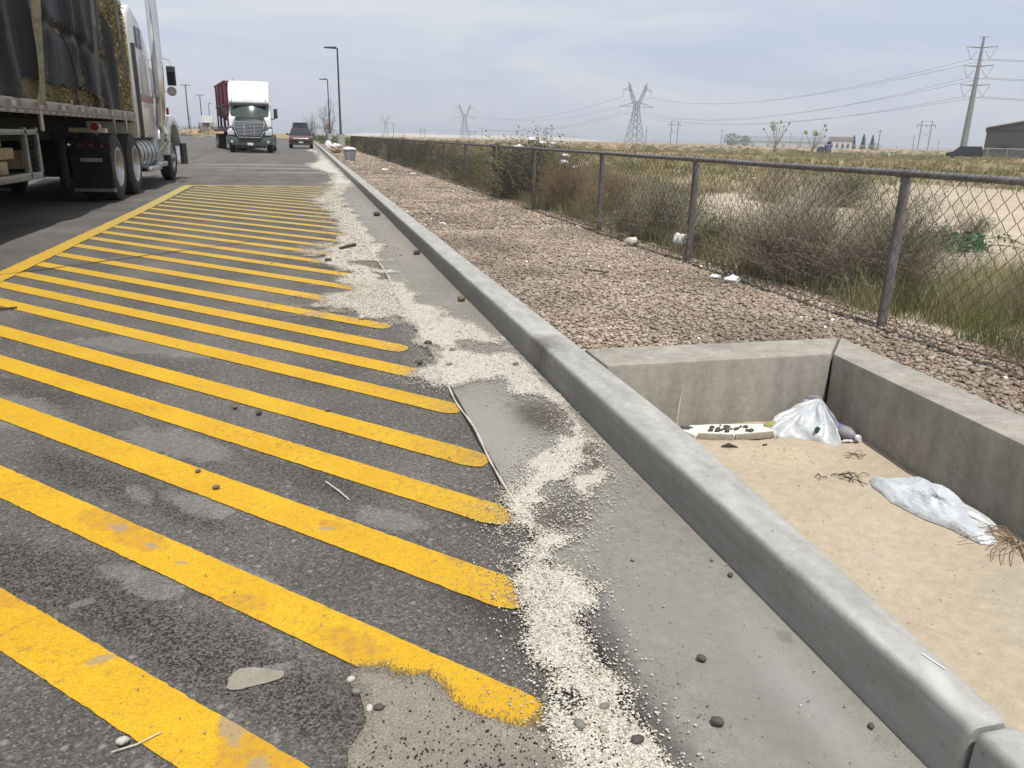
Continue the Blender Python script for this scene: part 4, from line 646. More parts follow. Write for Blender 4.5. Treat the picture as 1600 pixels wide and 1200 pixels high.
m = MB(); m.prism([(-.19, -.075), (-.02, -.103), (-.02, -.092), (-.18, -.064)], 0, .034, 'z'); m.prism([(-.01, -.101), (.19, -.072), (.2, -.060), (-.01, -.089)], 0, .032, 'z'); m.build('rim', simple('grey_foam_rim', (.34, .31, .26), (.24, .21, .17), 40, .9), ft, bevel=.002)
CHAR = simple('charred_bits', (.02, .02, .02), (.09, .085, .08), 80, .8)
rr = random.Random(3)
for i in range(26): crumple(MB(), (rr.gauss(-.01, .05), rr.gauss(.0, .02), .026 + rr.random() * .006), rr.uniform(.006, .013), i, (1.2, .8, .7), 1, .2).build('charred_bit', CHAR, ft)

tag(crumple(MB(), (2.16, 3.15, sandz(2.16, 3.15) + .03), .034, 12, (1.15, .8, .75), 3, .05).build('dried_fruit', simple('yellow_green_husk', (.30, .27, .09), (.19, .18, .07), 60, .8, bmp=.4)), 'yellow green husk between the foam slab and the peaked bag', 'husk')
tag(crumple(MB(), (2.135, 3.06, sandz(2.13, 3.06) + .008), .014, 13, (1.2, .8, .7)).build('pebble', ROCKP, smooth=True), 'pale stone at the right end of the foam slab', 'pebble', 'loose pebbles')
tag(crumple(MB(), (1.72, 3.20, sandz(1.72, 3.2) + .012), .03, 14, (1.2, .7, .6)).build('dark_clod', CHAR, smooth=True), 'black clod in the far left corner of the pit behind the kerb', 'clod')
twig([sq(1.80, 2.99, .003), sq(1.83, 2.975, .014), sq(1.87, 2.965, .003)], [.004, .009, .003], BARK, 'bark_chip', 'curled dark bark chip on the sand in front of the foam slab', 'chip'); twig([sq(2.01, 2.98, .003), sq(2.03, 2.975, .006)], .004, BARK, 'bark_chip', 'tiny dark chip right of the curled one', 'chip')
twig([(1.50, 3.262, .02), (1.53, 3.25, -.03), (1.545, 3.2, -.10), (1.56, 3.1, -.17)], .0014, PALEW, 'straw_stem', 'thin pale stalk leaning on the far pit wall by the kerb', 'straw'); twig([(1.72, 3.262, .05), (1.70, 3.24, -.02), (1.62, 3.1, -.15)], .0014, PALEW, 'straw_stem', 'arched pale stalk on the far pit wall, right of the other', 'straw')
WR = simple('white_rock', (.58, .55, .50), (.45, .42, .37), 20, .85, bmp=.5, bscale=40)
for x, y, z, r, s_, lb, mt in [(3.20, 7.45, .19, .065, (1.2, .8, .7), 'white stone at the foot of the fence, left of the second full post', WR), (3.55, 7.05, .24, .09, (1, .6, .9), 'crumpled white litter behind the fence near the second full post', PLAS), (3.10, 5.52, .16, .035, (1.3, .8, .5), 'white paper scrap on the gravel near the fence, left of two', PLAS), (3.16, 5.36, .165, .045, (1.3, .9, .8), 'crumpled white paper on the gravel near the fence, right of two', PLAS),
                              (2.3, 24.5, .17, .07, (1.4, 1, .5), 'tan and white scrap on the gravel far along the kerb', PLAS), (2.9, 22.5, .16, .06, (1.5, .8, .3), 'flat white scrap near the fence foot far along the gravel', PLAS), (1.60, 9.6, .15, .03, (1.5, .7, .4), 'small white scrap on the gravel just behind the kerb', PLAS)]:
    tag(crumple(MB(), (x, y, z), r, int(x * 100), s_, 2, .2).build('litter' if mt is PLAS else 'stone', mt, smooth=True), lb, 'litter' if mt is PLAS else 'stone')
# bucket and bags on the gravel by the far kerb
bk = empty('bucket', (1.76, 33.6, .14), 'grey bucket heaped with white stuff standing on the gravel behind the far kerb', 'bucket'); GB = simple('bucket_plastic', (.28, .29, .32), (.2, .2, .23), 5, .4)
MB().lathe([(0, .20), (.42, .26), (.42, .275), (.45, .275)], (0, 0, 0), 'z', 24).build('pail', GB, bk, smooth=True); crumple(MB(), (0, 0, .44), .27, 3, (1, 1, .35), 3, .08).build('white_contents', PLAS, bk, smooth=True); m = MB(); m.tube([(.28 * math.cos(a), -.05 * math.sin(a), .42 - .25 * math.sin(a)) for a in np.linspace(0, math.pi, 10)], .006, 5); m.build('handle', GALV, bk)
s1 = empty('sack', (1.66, 45.5, .14), 'tan and white sack slumped on the gravel, middle of three things by the far kerb', 'sack'); crumple(MB(), (0, 0, .25), .33, 8, (1, .8, .7), 3, .12).build('sack_body', simple('tan_sack', (.45, .36, .26), (.3, .2, .13), 6, .8), s1, smooth=True); crumple(MB(), (.02, -.08, .42), .24, 9, (1.2, .8, .5), 3, .15).build('sack_top', PLAS, s1, smooth=True)
tag(crumple(MB(), (1.46, 53, .42), .28, 10, (.8, .8, 1.2), 3, .12).build('white_sack', PLAS, smooth=True), 'white sack on the gravel, farthest of three things by the far kerb', 'sack')
# ------------------------------------------------------------------ vehicles: shared materials
WHT = simple('white_truck_paint', (.56, .56, .54), (.46, .45, .43), 3, .3, coat=.5); CREAM = simple('dusty_cream_paint', (.50, .48, .38), (.40, .38, .29), 7, .6); CHROME = simple('polished_metal', (.72, .73, .74), (.6, .6, .6), 4, .18, 1.); ALU = simple('dull_aluminium', (.45, .46, .46), (.33, .33, .33), 12, .38, .9)
TYRE = simple('tyre_rubber', (.022, .021, .020), (.035, .032, .03), 14, .85, bmp=.3); BLK = simple('black_plastic', (.018, .018, .018), (.03, .03, .03), 10, .5); FRM = simple('dirty_black_frame', (.014, .013, .012), (.026, .024, .021), 8, .85, spec=.15); GLS = simple('dark_glass', (.012, .014, .016), None, 2, .06, spec=.8)
RED = simple('red_lens', (.35, .015, .03), None, 5, .25); GREY = simple('grey_metal', (.20, .20, .19), (.13, .13, .12), 10, .55, .5); LAMP = simple('lamp_glass', (.6, .62, .64), (.4, .42, .45), 30, .12); AMB = simple('amber_lens', (.6, .25, .03), None, 5, .3); MUD = simple('mud_flap_rubber', (.010, .011, .011), (.02, .021, .02), 9, .8, spec=.15)
def part(mb_, name, mt, parent, **k): return at(mb_.build(name, mt, **k), parent)
def wheel(parent, x, y, r, side, wdt=.26, dual=True, rimm=None, name='wheel'):
    """axle along x; side=+1 outer face toward +x"""
    z = r; s = side; t = MB(); wd = wdt * (2.15 if dual else 1)
    P = [(0, .55 * r), (-.0, .60 * r), (.02 * 1, .80 * r), (-.01, .93 * r), (-.04, r), (-.5 * wd, 1.0 * r), (-wd + .04, r), (-wd, .9 * r), (-wd, .55 * r)]
    if dual: P = [(0, .57 * r), (.01, .80 * r), (-.01, .93 * r), (-.04, r), (-wdt + .03, r), (-wdt - .01, .82 * r), (-wdt - .03, .82 * r), (-wdt - .07, r), (-wd + .04, r), (-wd, .9 * r), (-wd, .55 * r)]
    o = part(t.lathe([(s * a, b_) for a, b_ in P], (x, y, z), 'x', 40, cap=False), name, TYRE, parent, smooth=True)
    rm = MB(); depth = -.16 if dual else -.03
    rm.lathe([(s * .004, .60 * r), (s * .006, .54 * r), (s * -.03, .50 * r), (s * depth, .46 * r), (s * (depth - .005), .20 * r), (s * (depth + .07), .17 * r), (s * (depth + .09), .10 * r), (s * (depth + .09), 0.001)], (x, y, z), 'x', 32, cap=False)
    for k in range(8): a = k * math.pi / 4; rm.lathe([(s * (depth - .02), .025), (s * (depth + .03), .02), (s * (depth + .03), .001)], (x, y + math.cos(a) * .3 * r, z + math.sin(a) * .3 * r), 'x', 6)
    rr_ = part(rm, 'rim', rimm or ALU, parent, smooth=True); rr_.parent = o; rr_.matrix_parent_inverse = o.matrix_parent_inverse.inverted() @ Matrix.Translation(-Vector(parent.location)) if 0 else Matrix(); rr_.location = (0, 0, 0); return o
# ---- flatbed trailer (its load side faces the hatching)
TX = -3.05; TY1 = 16.72; TY0 = 4.0
tr = empty('flatbed_trailer', (-4.35, 10.4, 0), 'grey flatbed trailer with red and white marker tape carrying the tarped hay', 'trailer')
part(MB().box(TX - 2.6, TX - .03, TY0, TY1, 1.40, 1.455), 'deck', simple('worn_deck', (.20, .17, .13), (.13, .11, .09), 6, .9), tr)
RAIL = simple('dull_side_rail', (.26, .25, .225), (.18, .165, .15), 5, .6, .2)
m = MB(); m.box(TX - .045, TX, TY0, TY1, 1.36, 1.475); m.box(TX - .03, TX - .005, TY0, TY1 - .2, 1.315, 1.357); part(m, 'side_rail', RAIL, tr, bevel=.006); part(MB().box(TX - 2.6, TX - 2.55, TY0, TY1, 1.36, 1.475), 'side_rail', RAIL, tr)
part(MB().box(TX - 2.54, TX - .05, TY1 - .05, TY1 + .01, 1.33, 1.47), 'front_rail', RAIL, tr)
TR_ = simple('red_marker_tape', (.18, .065, .055), (.14, .06, .05), 20, .5); TW_ = simple('white_marker_tape', (.36, .34, .31), (.28, .26, .24), 20, .5); m1 = MB(); m2 = MB(); y = TY0 + .1; i = 0
rr = random.Random(4)
while y < TY1 - .4:
    for k in range(3): part(MB().box(TX + .001, TX + .004, y + k * .17, y + k * .17 + .165, 1.385, 1.445), 'red_tape' if k % 2 == 0 else 'white_tape', TR_ if k % 2 == 0 else TW_, tr)
    y += .95
for k in range(int((TY1 - TY0 - .4) / .3)): part(MB().box(TX - .003, TX + .001, TY0 + .1 + k * .3, TY0 + .2 + k * .3, 1.325, 1.35), 'lower_tape', TR_, tr)
m = MB()
for k in range(24): y = TY0 + .2 + k * .53; m.box(TX - 2.5, TX - .06, y, y + .07, 1.29, 1.398)
for x in (TX - .85, TX - 1.85): m.box(x - .07, x + .07, TY0, TY1 - .4, .98, 1.288)
part(m, 'underframe', FRM, tr)
for y in (10.93, 14.8, 15.75): part(MB().box(TX - .03, TX + .012, y, y + .05, 1.12, 1.36), 'stake_pocket', RAIL, tr, bevel=.006)
# dunnage rack hung below the deck with timber in it
m = MB(); X1 = TX - .02
for y in (9.2, 10.35, 10.78): m.box(X1 - .06, X1, y - .03, y + .03, .60, 1.16)
m.box(X1 - .06, X1, 8.6, 10.8, 1.08, 1.14); m.box(X1 - .06, X1, 8.6, 10.8, .585, .66); m.box(X1 - .5, X1, 10.74, 10.8, .585, .64); part(m, 'dunnage_rack', GREY, tr, bevel=.006)
WD = simple('timber_blocks', (.30, .22, .12), (.18, .13, .07), 7, .85); 
for k, (y0, y1, z0, z1, ml) in enumerate([(8.7, 9.9, .66, .80, 0), (8.8, 10.15, .82, .94, 1), (8.7, 9.8, .955, 1.06, 0), (10.40, 10.70, .70, .90, 1)]): part(MB().box(X1 - .42 - .02 * k, X1 - .09, y0, y1, z0, z1), 'timber_block', WD, tr, bevel=.012)
m = MB()
for k in range(7): m.tube([(X1 - .03, 10.38 + k * .055, .66), (X1 - .03, 10.38 + k * .055, 1.08)], .005, 5)
for k in range(6): m.tube([(X1 - .028, 10.36, .70 + k * .065), (X1 - .028, 10.76, .70 + k * .065)], .005, 5)
part(m, 'rack_grille', FRM, tr)
for s, x in ((1, TX - .02), (-1, TX - 2.58)):
    for y in (5.2, 6.5): wheel(tr, x, y, .53, s)
# landing leg
part(MB().tube([(TX - .62, 13.9, 1.0), (TX - .62, 13.9, .32)], .07, 10), 'landing_leg', FRM, tr); 
# ---- hay load
HAY = island('hay_straw', [(.24, .235, .11), (.34, .32, .17), (.17, .17, .07), (.42, .39, .23), (.28, .26, .13), (.33, .23, .13)], .9, 2.2, .15); HAYB = simple('hay_mass', (.18, .165, .075), (.10, .09, .04), 9, .95, bmp=1., bscale=26, bdist=.05, fine=.6)
hay = empty('hay_load', (-4.35, 10.4, 1.46), 'block of olive brown hay bales stacked on the flatbed under the black tarp', 'hay')
m = MB(); prof = [(TY0, 1.46), (16.62, 1.46), (16.74, 2.0), (16.82, 2.7), (16.80, 3.05), (16.66, 3.32), (16.3, 3.50), (15.8, 3.66), (TY0, 3.85)]; m.prism(prof, TX - 2.52, TX - .06, 'x'); part(m, 'hay_core', HAYB, hay, bevel=.05)
rng = np.random.default_rng(8); n = 15000; f = rng.random(n); P = np.zeros((n, 3)); P[:, 1] = 11 + (16.84 - 11) * rng.random(n) ** .55; P[:, 2] = 1.47 + 2.2 * rng.random(n); P[:, 0] = TX - .055
k = (P[:, 1] > 14.2) | (P[:, 2] < 1.95); P = P[k]; lim = np.interp(P[:, 2], [1.46, 2.0, 2.7, 3.05, 3.32, 3.50, 3.66], [16.62, 16.74, 16.82, 16.80, 16.66, 16.3, 15.8]); P = P[P[:, 1] < lim + .0]
n2 = 4200; t2 = rng.random(n2); P2 = np.stack([TX - .05 - 2.4 * rng.random(n2), np.interp(t2, [0, .3, .6, .75, .9, 1], [16.62, 16.76, 16.82, 16.66, 16.3, 15.8]), np.interp(t2, [0, .3, .6, .75, .9, 1], [1.46, 2.1, 3.0, 3.32, 3.52, 3.66])], -1); P = np.concatenate([P, P2]); n = len(P)
d = rng.normal(size=(n, 3)) * [.35, 1, .8]; d /= np.linalg.norm(d, axis=1, keepdims=True); ln = rng.uniform(.03, .10, n); Q = P[:, None] + d[:, None] * (np.array([-.5, 0, .5])[None, :, None] * ln[:, None, None]); Q[:, 1, 0] += .015; Q[..., 0] += rng.uniform(-.01, .03, n)[:, None]
o = link('straw', npmesh('straw', *blades(Q, np.full((n, 3), .007), np.cross(d, rng.normal(size=(n, 3))))), HAY, hay); o.matrix_parent_inverse = Matrix.Translation(-Vector(hay.location)); tag(o, kind='stuff')
TWN = simple('bale_gap', (.03, .027, .015)); m = MB()
for y in (12.9, 15.55, 16.15): m.tube([(TX - .045, y, 1.47), (TX - .04, y + .03, 1.95), (TX - .045, y, 2.6), (TX - .05, y + .02, 3.3)], .018, 5)
m.tube([(TX - .045, 13.5, 2.62), (TX - .045, 16.8, 2.62)], .014, 5); part(m, 'bale_gap', TWN, hay)
# ---- black tarp with folds
m_, nt, b = newmat('black_tarp'); v = ocoord(nt); c = mix(nt, mrange(nt, noise(nt, v, 2.5, 4), .35, .65), (.006, .0062, .007), (.012, .0125, .014)); L(nt, c, b.inputs['Base Color']); b.inputs['Specular IOR Level'].default_value = .14; b.inputs['Roughness'].default_value = .45; bump(nt, b, noise(nt, v, 9, 5, .6, .8), .5, .03); TARP = m_
yy = np.arange(TY0, 16.45, .045); zt = np.linspace(0, 1, 74); YY, TT = np.meshgrid(yy, zt); bot = np.interp(YY, [4, 10.9, 11.1, 13.9, 14.6, 15.2, 16.45], [1.47, 1.47, 1.70, 1.70, 1.60, 1.48, 1.48]) + .02 * np.sin(YY * 9); ztop_ = 3.95
edge_y = lambda z: np.interp(z, [1.45, 1.6, 1.9, 2.1, 2.3, 2.6, 3.0, 3.5, 4], [15.1, 15.5, 15.7, 15.55, 15.2, 15.3, 14.9, 14.7, 14.6])
ZZ = bot + (ztop_ - bot) * TT; s_ = np.clip((YY - TY0) / (16.45 - TY0), 0, 1); E_ = edge_y(ZZ); YN = TY0 + (E_ - TY0) * s_
fold = .050 * np.abs(np.sin(YN * 2.6 + .6 * np.sin(ZZ * 1.3) + .35 * (ZZ - 1.5) * np.sin(YN * .7))) + .035 * np.sin(YN * 7.3 + ZZ * .8 + 2 * vn(YN, ZZ, .8, 3)) + .045 * (fbm(YN, ZZ, .9, 13) - .4) + .03 * (fbm(YN * 4, ZZ, .8, 14) - .5)
tuck = np.exp(-((ZZ - (2.40 - .05 * (YN - 12))) / .07) ** 2) * .06 * (YN > 11.3) * (YN < 14.6); XX = TX - .03 + np.clip(fold, -.01, .2) - tuck; XX = XX + .02 * (1 - TT) * 0
tp = empty('black_tarp', (-4.35, 10.4, 1.46), 'creased black tarp draped over the hay on the flatbed', 'tarp')
o = link('tarp_side', gridmesh('tarp', XX, YN, ZZ), TARP, tp, smooth=True); o.matrix_parent_inverse = Matrix.Translation(-Vector(tp.location))
part(MB().box(TX - 2.55, TX - .0, TY0, 15.3, 3.87, 3.97), 'tarp_top', TARP, tp, bevel=.04)
for nm, pts, wd, mt, lb in [('cargo_strap', [(TX + .13, 11.15, 3.95), (TX + .10, 11.05, 2.6), (TX + .02, 10.95, 1.42)], .10, simple('olive_strap', (.14, .13, .085), (.06, .055, .035), 14, .9), 'wide olive ratchet strap over the tarp, leftmost strap'), ('cargo_strap', [(TX + .14, 13.75, 3.95), (TX + .12, 13.72, 2.6), (TX + .02, 13.85, 1.48)], .05, simple('dark_strap', (.10, .10, .10)), 'narrow grey strap over the middle of the tarp'), ('cargo_strap', [(TX + .13, 15.35, 3.6), (TX + .12, 15.5, 2.6), (TX + .08, 15.7, 1.95)], .04, simple('grey_strap', (.16, .17, .18)), 'narrow grey strap near the front end of the tarp')]:
    so_ = empty(nm, pts[-1], lb, 'strap', 'straps over the tarp'); m = MB()
    for a, c in zip(pts, pts[1:]): m.bar(a, c, wd, .012)
    # bar() width axis is horizontal along the trailer side
    part(m, 'webbing', mt, so_)
    if wd > .1: part(MB().box(TX + .03, TX + .055, 10.92, 11.04, 1.52, 1.82), 'label_patch', simple('scuffed_white_patch', (.6, .6, .57), (.08, .08, .08), 45, .7), so_); part(MB().tube([(TX + .02, 10.88, 1.30), (TX + .02, 11.08, 1.30)], .045, 12), 'winch', GREY, so_)
m = MB()
for y0, y1 in ((12.2, 12.45), (12.95, 13.2)): m.tube([(TX + .07, y0 - .35, 2.45), (TX + .11, y0, 2.1), (TX + .09, y1, 1.72), (TX + .01, y1 + .02, 1.46)], .011, 6)
tag(m.build('tie_cord', BLK, smooth=True), 'pair of thin black tie cords from the tarp down to the rail', 'cord')
# ---- white tractor pulling it
tk = empty('truck_tractor', (-4.35, 18.5, 0), 'dusty white long nose semi tractor hitched to the hay trailer, seen from behind', 'truck')
m = MB(); 
for x in (-3.85, -4.85): m.box(x - .06, x + .06, 14.2, 22.8, .78, 1.02)
m.box(-4.85, -3.85, 14.25, 14.4, .75, 1.0); m.box(-4.8, -3.9, 15.3, 16.1, 1.02, 1.22); part(m, 'chassis', FRM, tk)
for s, x in ((1, TX - .04), (-1, TX - 2.56)):
    for y in (14.98, 16.42): wheel(tk, x, y, .545, s)
    wheel(tk, x - s * .05, 21.2, .545, s, dual=False)
sl_prof = [(17.22, 1.0), (17.28, 3.05), (17.42, 3.32), (17.75, 3.46), (18.4, 3.30), (19.0, 2.95), (19.25, 2.7), (19.25, 1.0)]
part(MB().prism(sl_prof, -5.55, -3.13, 'x'), 'sleeper', WHT, tk, bevel=.09, seg=4)
part(MB().prism([(19.262, .95), (19.262, 2.72), (19.5, 2.76), (19.75, 2.62), (20.28, 1.85), (20.32, .95)], -5.5, -3.2, 'x'), 'cab', WHT, tk, bevel=.06, seg=3)
part(MB().prism([(20.0, 1.0), (20.3, 1.82), (21.1, 1.72), (21.8, 1.60), (22.1, 1.3), (22.15, .7), (20.6, .7)], -5.05, -3.65, 'x'), 'hood', WHT, tk, bevel=.10, seg=4)
part(MB().prism([(19.83, 2.52), (20.25, 1.90), (20.27, 1.915), (19.86, 2.54)], -5.35, -3.35, 'x'), 'windshield', GLS, tk)
part(MB().box(-3.21, -3.185, 19.42, 20.05, 1.85, 2.45), 'side_window', GLS, tk, bevel=.008)
m = MB(); m.box(-3.135, -3.11, 17.95, 18.65, 2.72, 3.1); part(m, 'sleeper_window', GLS, tk, bevel=.01); part(MB().box(-3.13, -3.10, 18.25, 18.31, 2.72, 3.1), 'window_divider', GREY, tk)
part(MB().box(-3.14, -3.07, 17.44, 17.53, 1.0, 2.75), 'side_fairing_edge', BLK, tk, bevel=.01)
STRIPE = simple('faded_red_stripe', (.22, .05, .06), (.32, .22, .22), 18, .5)
part(MB().box(-3.132, -3.118, 17.6, 19.2, 1.70, 1.84), 'red_stripe', STRIPE, tk); m = MB(); m.box(-3.132, -3.115, 17.62, 19.1, 1.655, 1.675); part(m, 'stripe_line', WHT, tk)
part(MB().box(-3.134, -3.12, 17.8, 18.55, 1.1, 1.58), 'luggage_door', CREAM, tk, bevel=.01); part(MB().box(-3.138, -3.115, 17.98, 18.2, 1.78, 2.55), 'sleeper_door_panel', simple('grey_panel', (.36, .36, .37), (.28, .28, .29), 10, .5), tk, bevel=.02)
# deck plate, rear lights seen under the trailer nose
m = MB(); m.box(-5.3, -3.12, 17.12, 17.2, 1.02, 1.30); part(m, 'rear_wall_panel', CREAM, tk, bevel=.01); part(MB().box(-3.5, -3.13, 17.05, 17.21, 1.3, 2.9), 'extender_panel', CREAM, tk, bevel=.03)
part(MB().box(-3.34, -3.16, 17.02, 17.06, 1.80, 2.0), 'red_reflector', RED, tk, bevel=.01)
m = MB(); m.box(-3.62, -2.98 - .1, 14.28, 14.42, 1.10, 1.17); part(m, 'cream_crossbar', CREAM, tk, bevel=.01)
m = MB(); m.lathe([(0, .001), (0, .085), (.05, .085)], (-3.22, 14.2, 1.19), 'y', 24); part(m, 'lamp_housing', WHT, tk, smooth=True); part(MB().lathe([(-.012, .001), (-.012, .06), (0, .062)], (-3.22, 14.2, 1.19), 'y', 24), 'tail_light', RED, tk, smooth=True)
for sx in (0, -1.55):
    part(MB().box(-3.68 + sx, -3.04 + sx, 14.22, 14.30, .82, 1.0), 'light_panel', FRM, tk, bevel=.01)
    for k in range(4): part(MB().lathe([(0, .062), (-.03, .058), (-.03, .045), (-.01, .001)], (-3.60 + sx + k * .16, 14.22, .91), 'y', 20), 'tail_light', simple('dark_red_lens', (.06, .008, .012), None, 5, .3) if k else CHROME, tk, smooth=True)
    part(MB().prism([(-3.66 + sx, .80), (-3.06 + sx, .80), (-3.04 + sx, .20), (-3.62 + sx, .17)], 14.26, 14.275, 'y'), 'mud_flap', MUD, tk); part(MB().box(-3.5 + sx, -3.18 + sx, 14.235, 14.25, .65, .71), 'flap_plate', simple('dull_white_plate', (.26, .27, .27)), tk)
    part(MB().box(-3.64 + sx, -3.02 + sx, 14.24, 14.27, .18, .235), 'flap_weight', GREY, tk)
part(MB().tube([(-3.78, 14.1, 1.08), (-3.79, 14.08, .8), (-3.76, 14.05, .45), (-3.68, 14.0, .22)], .03, 8), 'flap_hanger', FRM, tk, smooth=True)
part(MB().tube([(-3.06, 19.35, 1.25), (-3.0, 19.3, 1.7), (-2.98, 19.28, 2.3), (-2.98, 19.28, 4.6)], [.09, .10, .115, .115], 20), 'exhaust_stack', CHROME, tk, smooth=True)
part(MB().tube([(-3.15, 19.5, .75), (-3.0, 19.45, .95), (-2.98, 19.4, 1.1), (-3.06, 19.35, 1.28)], .085, 16), 'exhaust_elbow', CHROME, tk, smooth=True)
part(MB().tube([(-5.65, 19.3, 1.2), (-5.65, 19.3, 4.6)], .11, 16), 'exhaust_stack', CHROME, tk, smooth=True)
part(MB().box(TX - 2.56, TX - 2.5, TY0, 16.2, .12, 1.3), 'lower_side_panel', BLK, tr); part(MB().box(TX - 1.9, TX - .7, 7.6, 10.9, .45, 1.0), 'dark_filler_box', FRM, tr); t_o = part(MB().lathe([(0, .001), (0, .30), (.03, .325), (1.75, .325), (1.78, .30), (1.78, .001)], (-3.42, 17.2, .70), 'y', 32), 'fuel_tank', ALU, tk, smooth=True);  # far-side panel and middle box are added to keep the trailer's underside dark
for y in (17.35, 17.75, 18.2, 18.65): part(MB().lathe([(0, .333), (.06, .333)], (-3.42, y, .70), 'y', 32), 'tank_strap', BLK, tk, smooth=True)
part(MB().box(-5.62, -5.56, 16.9, 21.2, .12, 1.1), 'lower_side_panel', BLK, tk); part(MB().lathe([(0, .001), (0, .30), (.03, .325), (1.75, .325), (1.78, .30), (1.78, .001)], (-5.2, 17.2, .60), 'y', 24), 'fuel_tank', ALU, tk, smooth=True); part(MB().box(-5.0, -3.7, 17.3, 20.5, .35, .78), 'gearbox_housing', FRM, tk); part(MB().box(-4.9, -3.8, 14.4, 17.2, .4, .8), 'axle_housing', FRM, tk); part(MB().box(-3.25, -2.99, 17.4, 18.6, .36, .46), 'step', CHROME, tk, bevel=.02); part(MB().box(-3.3, -3.02, 18.75, 19.6, .40, .50), 'step', ALU, tk, bevel=.02); part(MB().box(-3.4, -3.12, 18.95, 19.75, .5, .98), 'step_box', ALU, tk, bevel=.02)  # far-side panel and underbody boxes are added to darken the view under the tractor
fp = [(y - .7, z) for y, z in [(20.5 + .0, .62), (20.55, 1.0), (20.75, 1.28), (21.1, 1.46), (21.6, 1.52), (22.1, 1.45), (22.5, 1.25), (22.7, .9), (22.62, .75), (22.45, 1.05), (22.15, 1.25), (21.7, 1.31), (21.3, 1.22), (21.05, .98), (20.95, .62)]]
part(MB().prism(fp, -3.66, -3.02, 'x'), 'fender', WHT, tk, bevel=.03); part(MB().prism(fp, -5.68, -5.04, 'x'), 'fender', WHT, tk, bevel=.03)
part(MB().prism([(21.85, .35), (21.9, .85), (22.25, .80), (22.25, .35)], -5.6, -3.0, 'x'), 'bumper', CHROME, tk, bevel=.03)
part(MB().tube([(-2.96, 21.75, .86), (-2.96, 21.75, .36)], .09, 6), 'guard_bracket', BLK, tk)
part(MB().box(-3.06, -3.01, 20.35, 20.45, 1.50, 1.66), 'turn_signal', RED, tk, bevel=.01)
m = MB(); m.tube([(-3.2, 19.7, 2.62), (-2.9, 19.65, 2.66), (-2.76, 19.6, 2.62), (-2.76, 19.6, 2.5)], .012, 6); m.tube([(-3.2, 19.7, 1.95), (-2.76, 19.6, 1.98)], .012, 6); part(m, 'mirror_arm', CHROME, tk, smooth=True)
part(MB().box(-2.85, -2.67, 19.52, 19.60, 2.10, 2.50), 'mirror', BLK, tk, bevel=.02); part(MB().box(-2.83, -2.69, 19.512, 19.518, 2.13, 2.38), 'mirror_glass', GLS, tk); part(MB().lathe([(0, .001), (.0, .10), (.06, .09), (.08, .001)], (-2.77, 19.5, 1.98), 'y', 20), 'convex_mirror', GREY, tk, smooth=True)
# ---- green and white tractor facing the camera
def W2(parent, ang): pass
WSG = simple('windshield_glass', (.03, .05, .045), None, 2, .13, spec=1.); GRN = simple('dark_green_paint', (.012, .022, .020), (.018, .030, .027), 3, .3, coat=.4); GRN2 = simple('dusty_green_plastic', (.050, .060, .056), (.07, .082, .075), 6, .5); MAR = simple('maroon_paint', (.13, .012, .028), (.08, .008, .018), 4, .6); MARD = simple('dusty_maroon', (.16, .05, .06), (.10, .02, .03), 2, .7); LINER = simple('white_fairing', (.80, .81, .80), (.72, .73, .72), 3, .35, coat=.4)
gt = empty('truck_tractor', (0, 0, 0), 'dark green semi tractor with white roof fairing facing the camera', 'truck')
def gp(m, name, mt, **k): o = m.build(name, mt, **k); o.parent = gt; return o
# local: x right seen from camera is +x, front at y=0, back +y
gp(MB().prism([(.55, 1.95), (1.05, 2.12), (1.35, 2.9), (3.1, 2.9), (3.1, .9), (.9, .9), (.55, 1.2)], -1.18, 1.18, 'x'), 'cab', LINER, bevel=.07, seg=3)
m = MB(); R_ = [(.82, 2.78, 1.16, 1.2), (.86, 3.0, 1.15, 1.2), (1.05, 3.45, 1.12, 1.18), (1.4, 3.85, 1.06, 1.15), (1.9, 4.02, 1.0, 1.12), (3.1, 4.08, 1.0, 1.12)]
secs = []
for y, z, hx, hb in R_:
    pass
prof = [(.84, 2.74), (.88, 3.0), (1.02, 3.42), (1.3, 3.8), (1.75, 4.0), (2.3, 4.07), (3.15, 4.07), (3.15, 2.74)]
gp(MB().prism(prof, -1.15, 1.15, 'x'), 'roof_fairing', LINER, bevel=.16, seg=5)
uu, vv_ = np.meshgrid(np.linspace(-1, 1, 25), np.linspace(0, 1, 9)); o = link('windshield', gridmesh('ws', uu * 1.06, .50 + .46 * vv_ + .30 * uu ** 2 - .04 - .02 * np.sin(vv_ * 3.14), 1.97 + .80 * vv_), WSG, gt, smooth=True)
gp(MB().prism([(.80, 2.62), (.82, 2.77), (.98, 2.77), (.94, 2.68)], -1.1, 1.1, 'x'), 'sun_visor', BLK, bevel=.02)
hood = MB(); sec = [(-.38, .75, .92, 1.02), (-.36, 1.25, .86, 1.0), (-.18, 1.60, .80, 1.02), (.10, 1.78, .86, 1.08), (.62, 2.02, 1.0, 1.14)]
V = []; 
for y, z, a, bb_ in sec: V += [(-bb_, y + .25, .78), (-bb_ * 1.02, y + .16, min(z, 1.25)), (-a * .86, y + .05, z * .985), (-a * .4, y, z), (a * .4, y, z), (a * .86, y + .05, z * .985), (bb_ * 1.02, y + .16, min(z, 1.25)), (bb_, y + .25, .78)]
hood.add(V, [(r * 8 + j, r * 8 + j + 1, (r + 1) * 8 + j + 1, (r + 1) * 8 + j) for r in range(4) for j in range(7)] + [tuple(range(8)), tuple(range(39, 31, -1)), (0, 8, 16, 24, 32, 39, 31, 23, 15, 7)]); gp(hood, 'hood', GRN, smooth=True)
gp(MB().prism([(-.80, 1.66), (.80, 1.66), (.74, 1.2), (.58, .90), (-.58, .90), (-.74, 1.2)], -.50, -.34, 'y'), 'grille', BLK, bevel=.05)
m = MB()
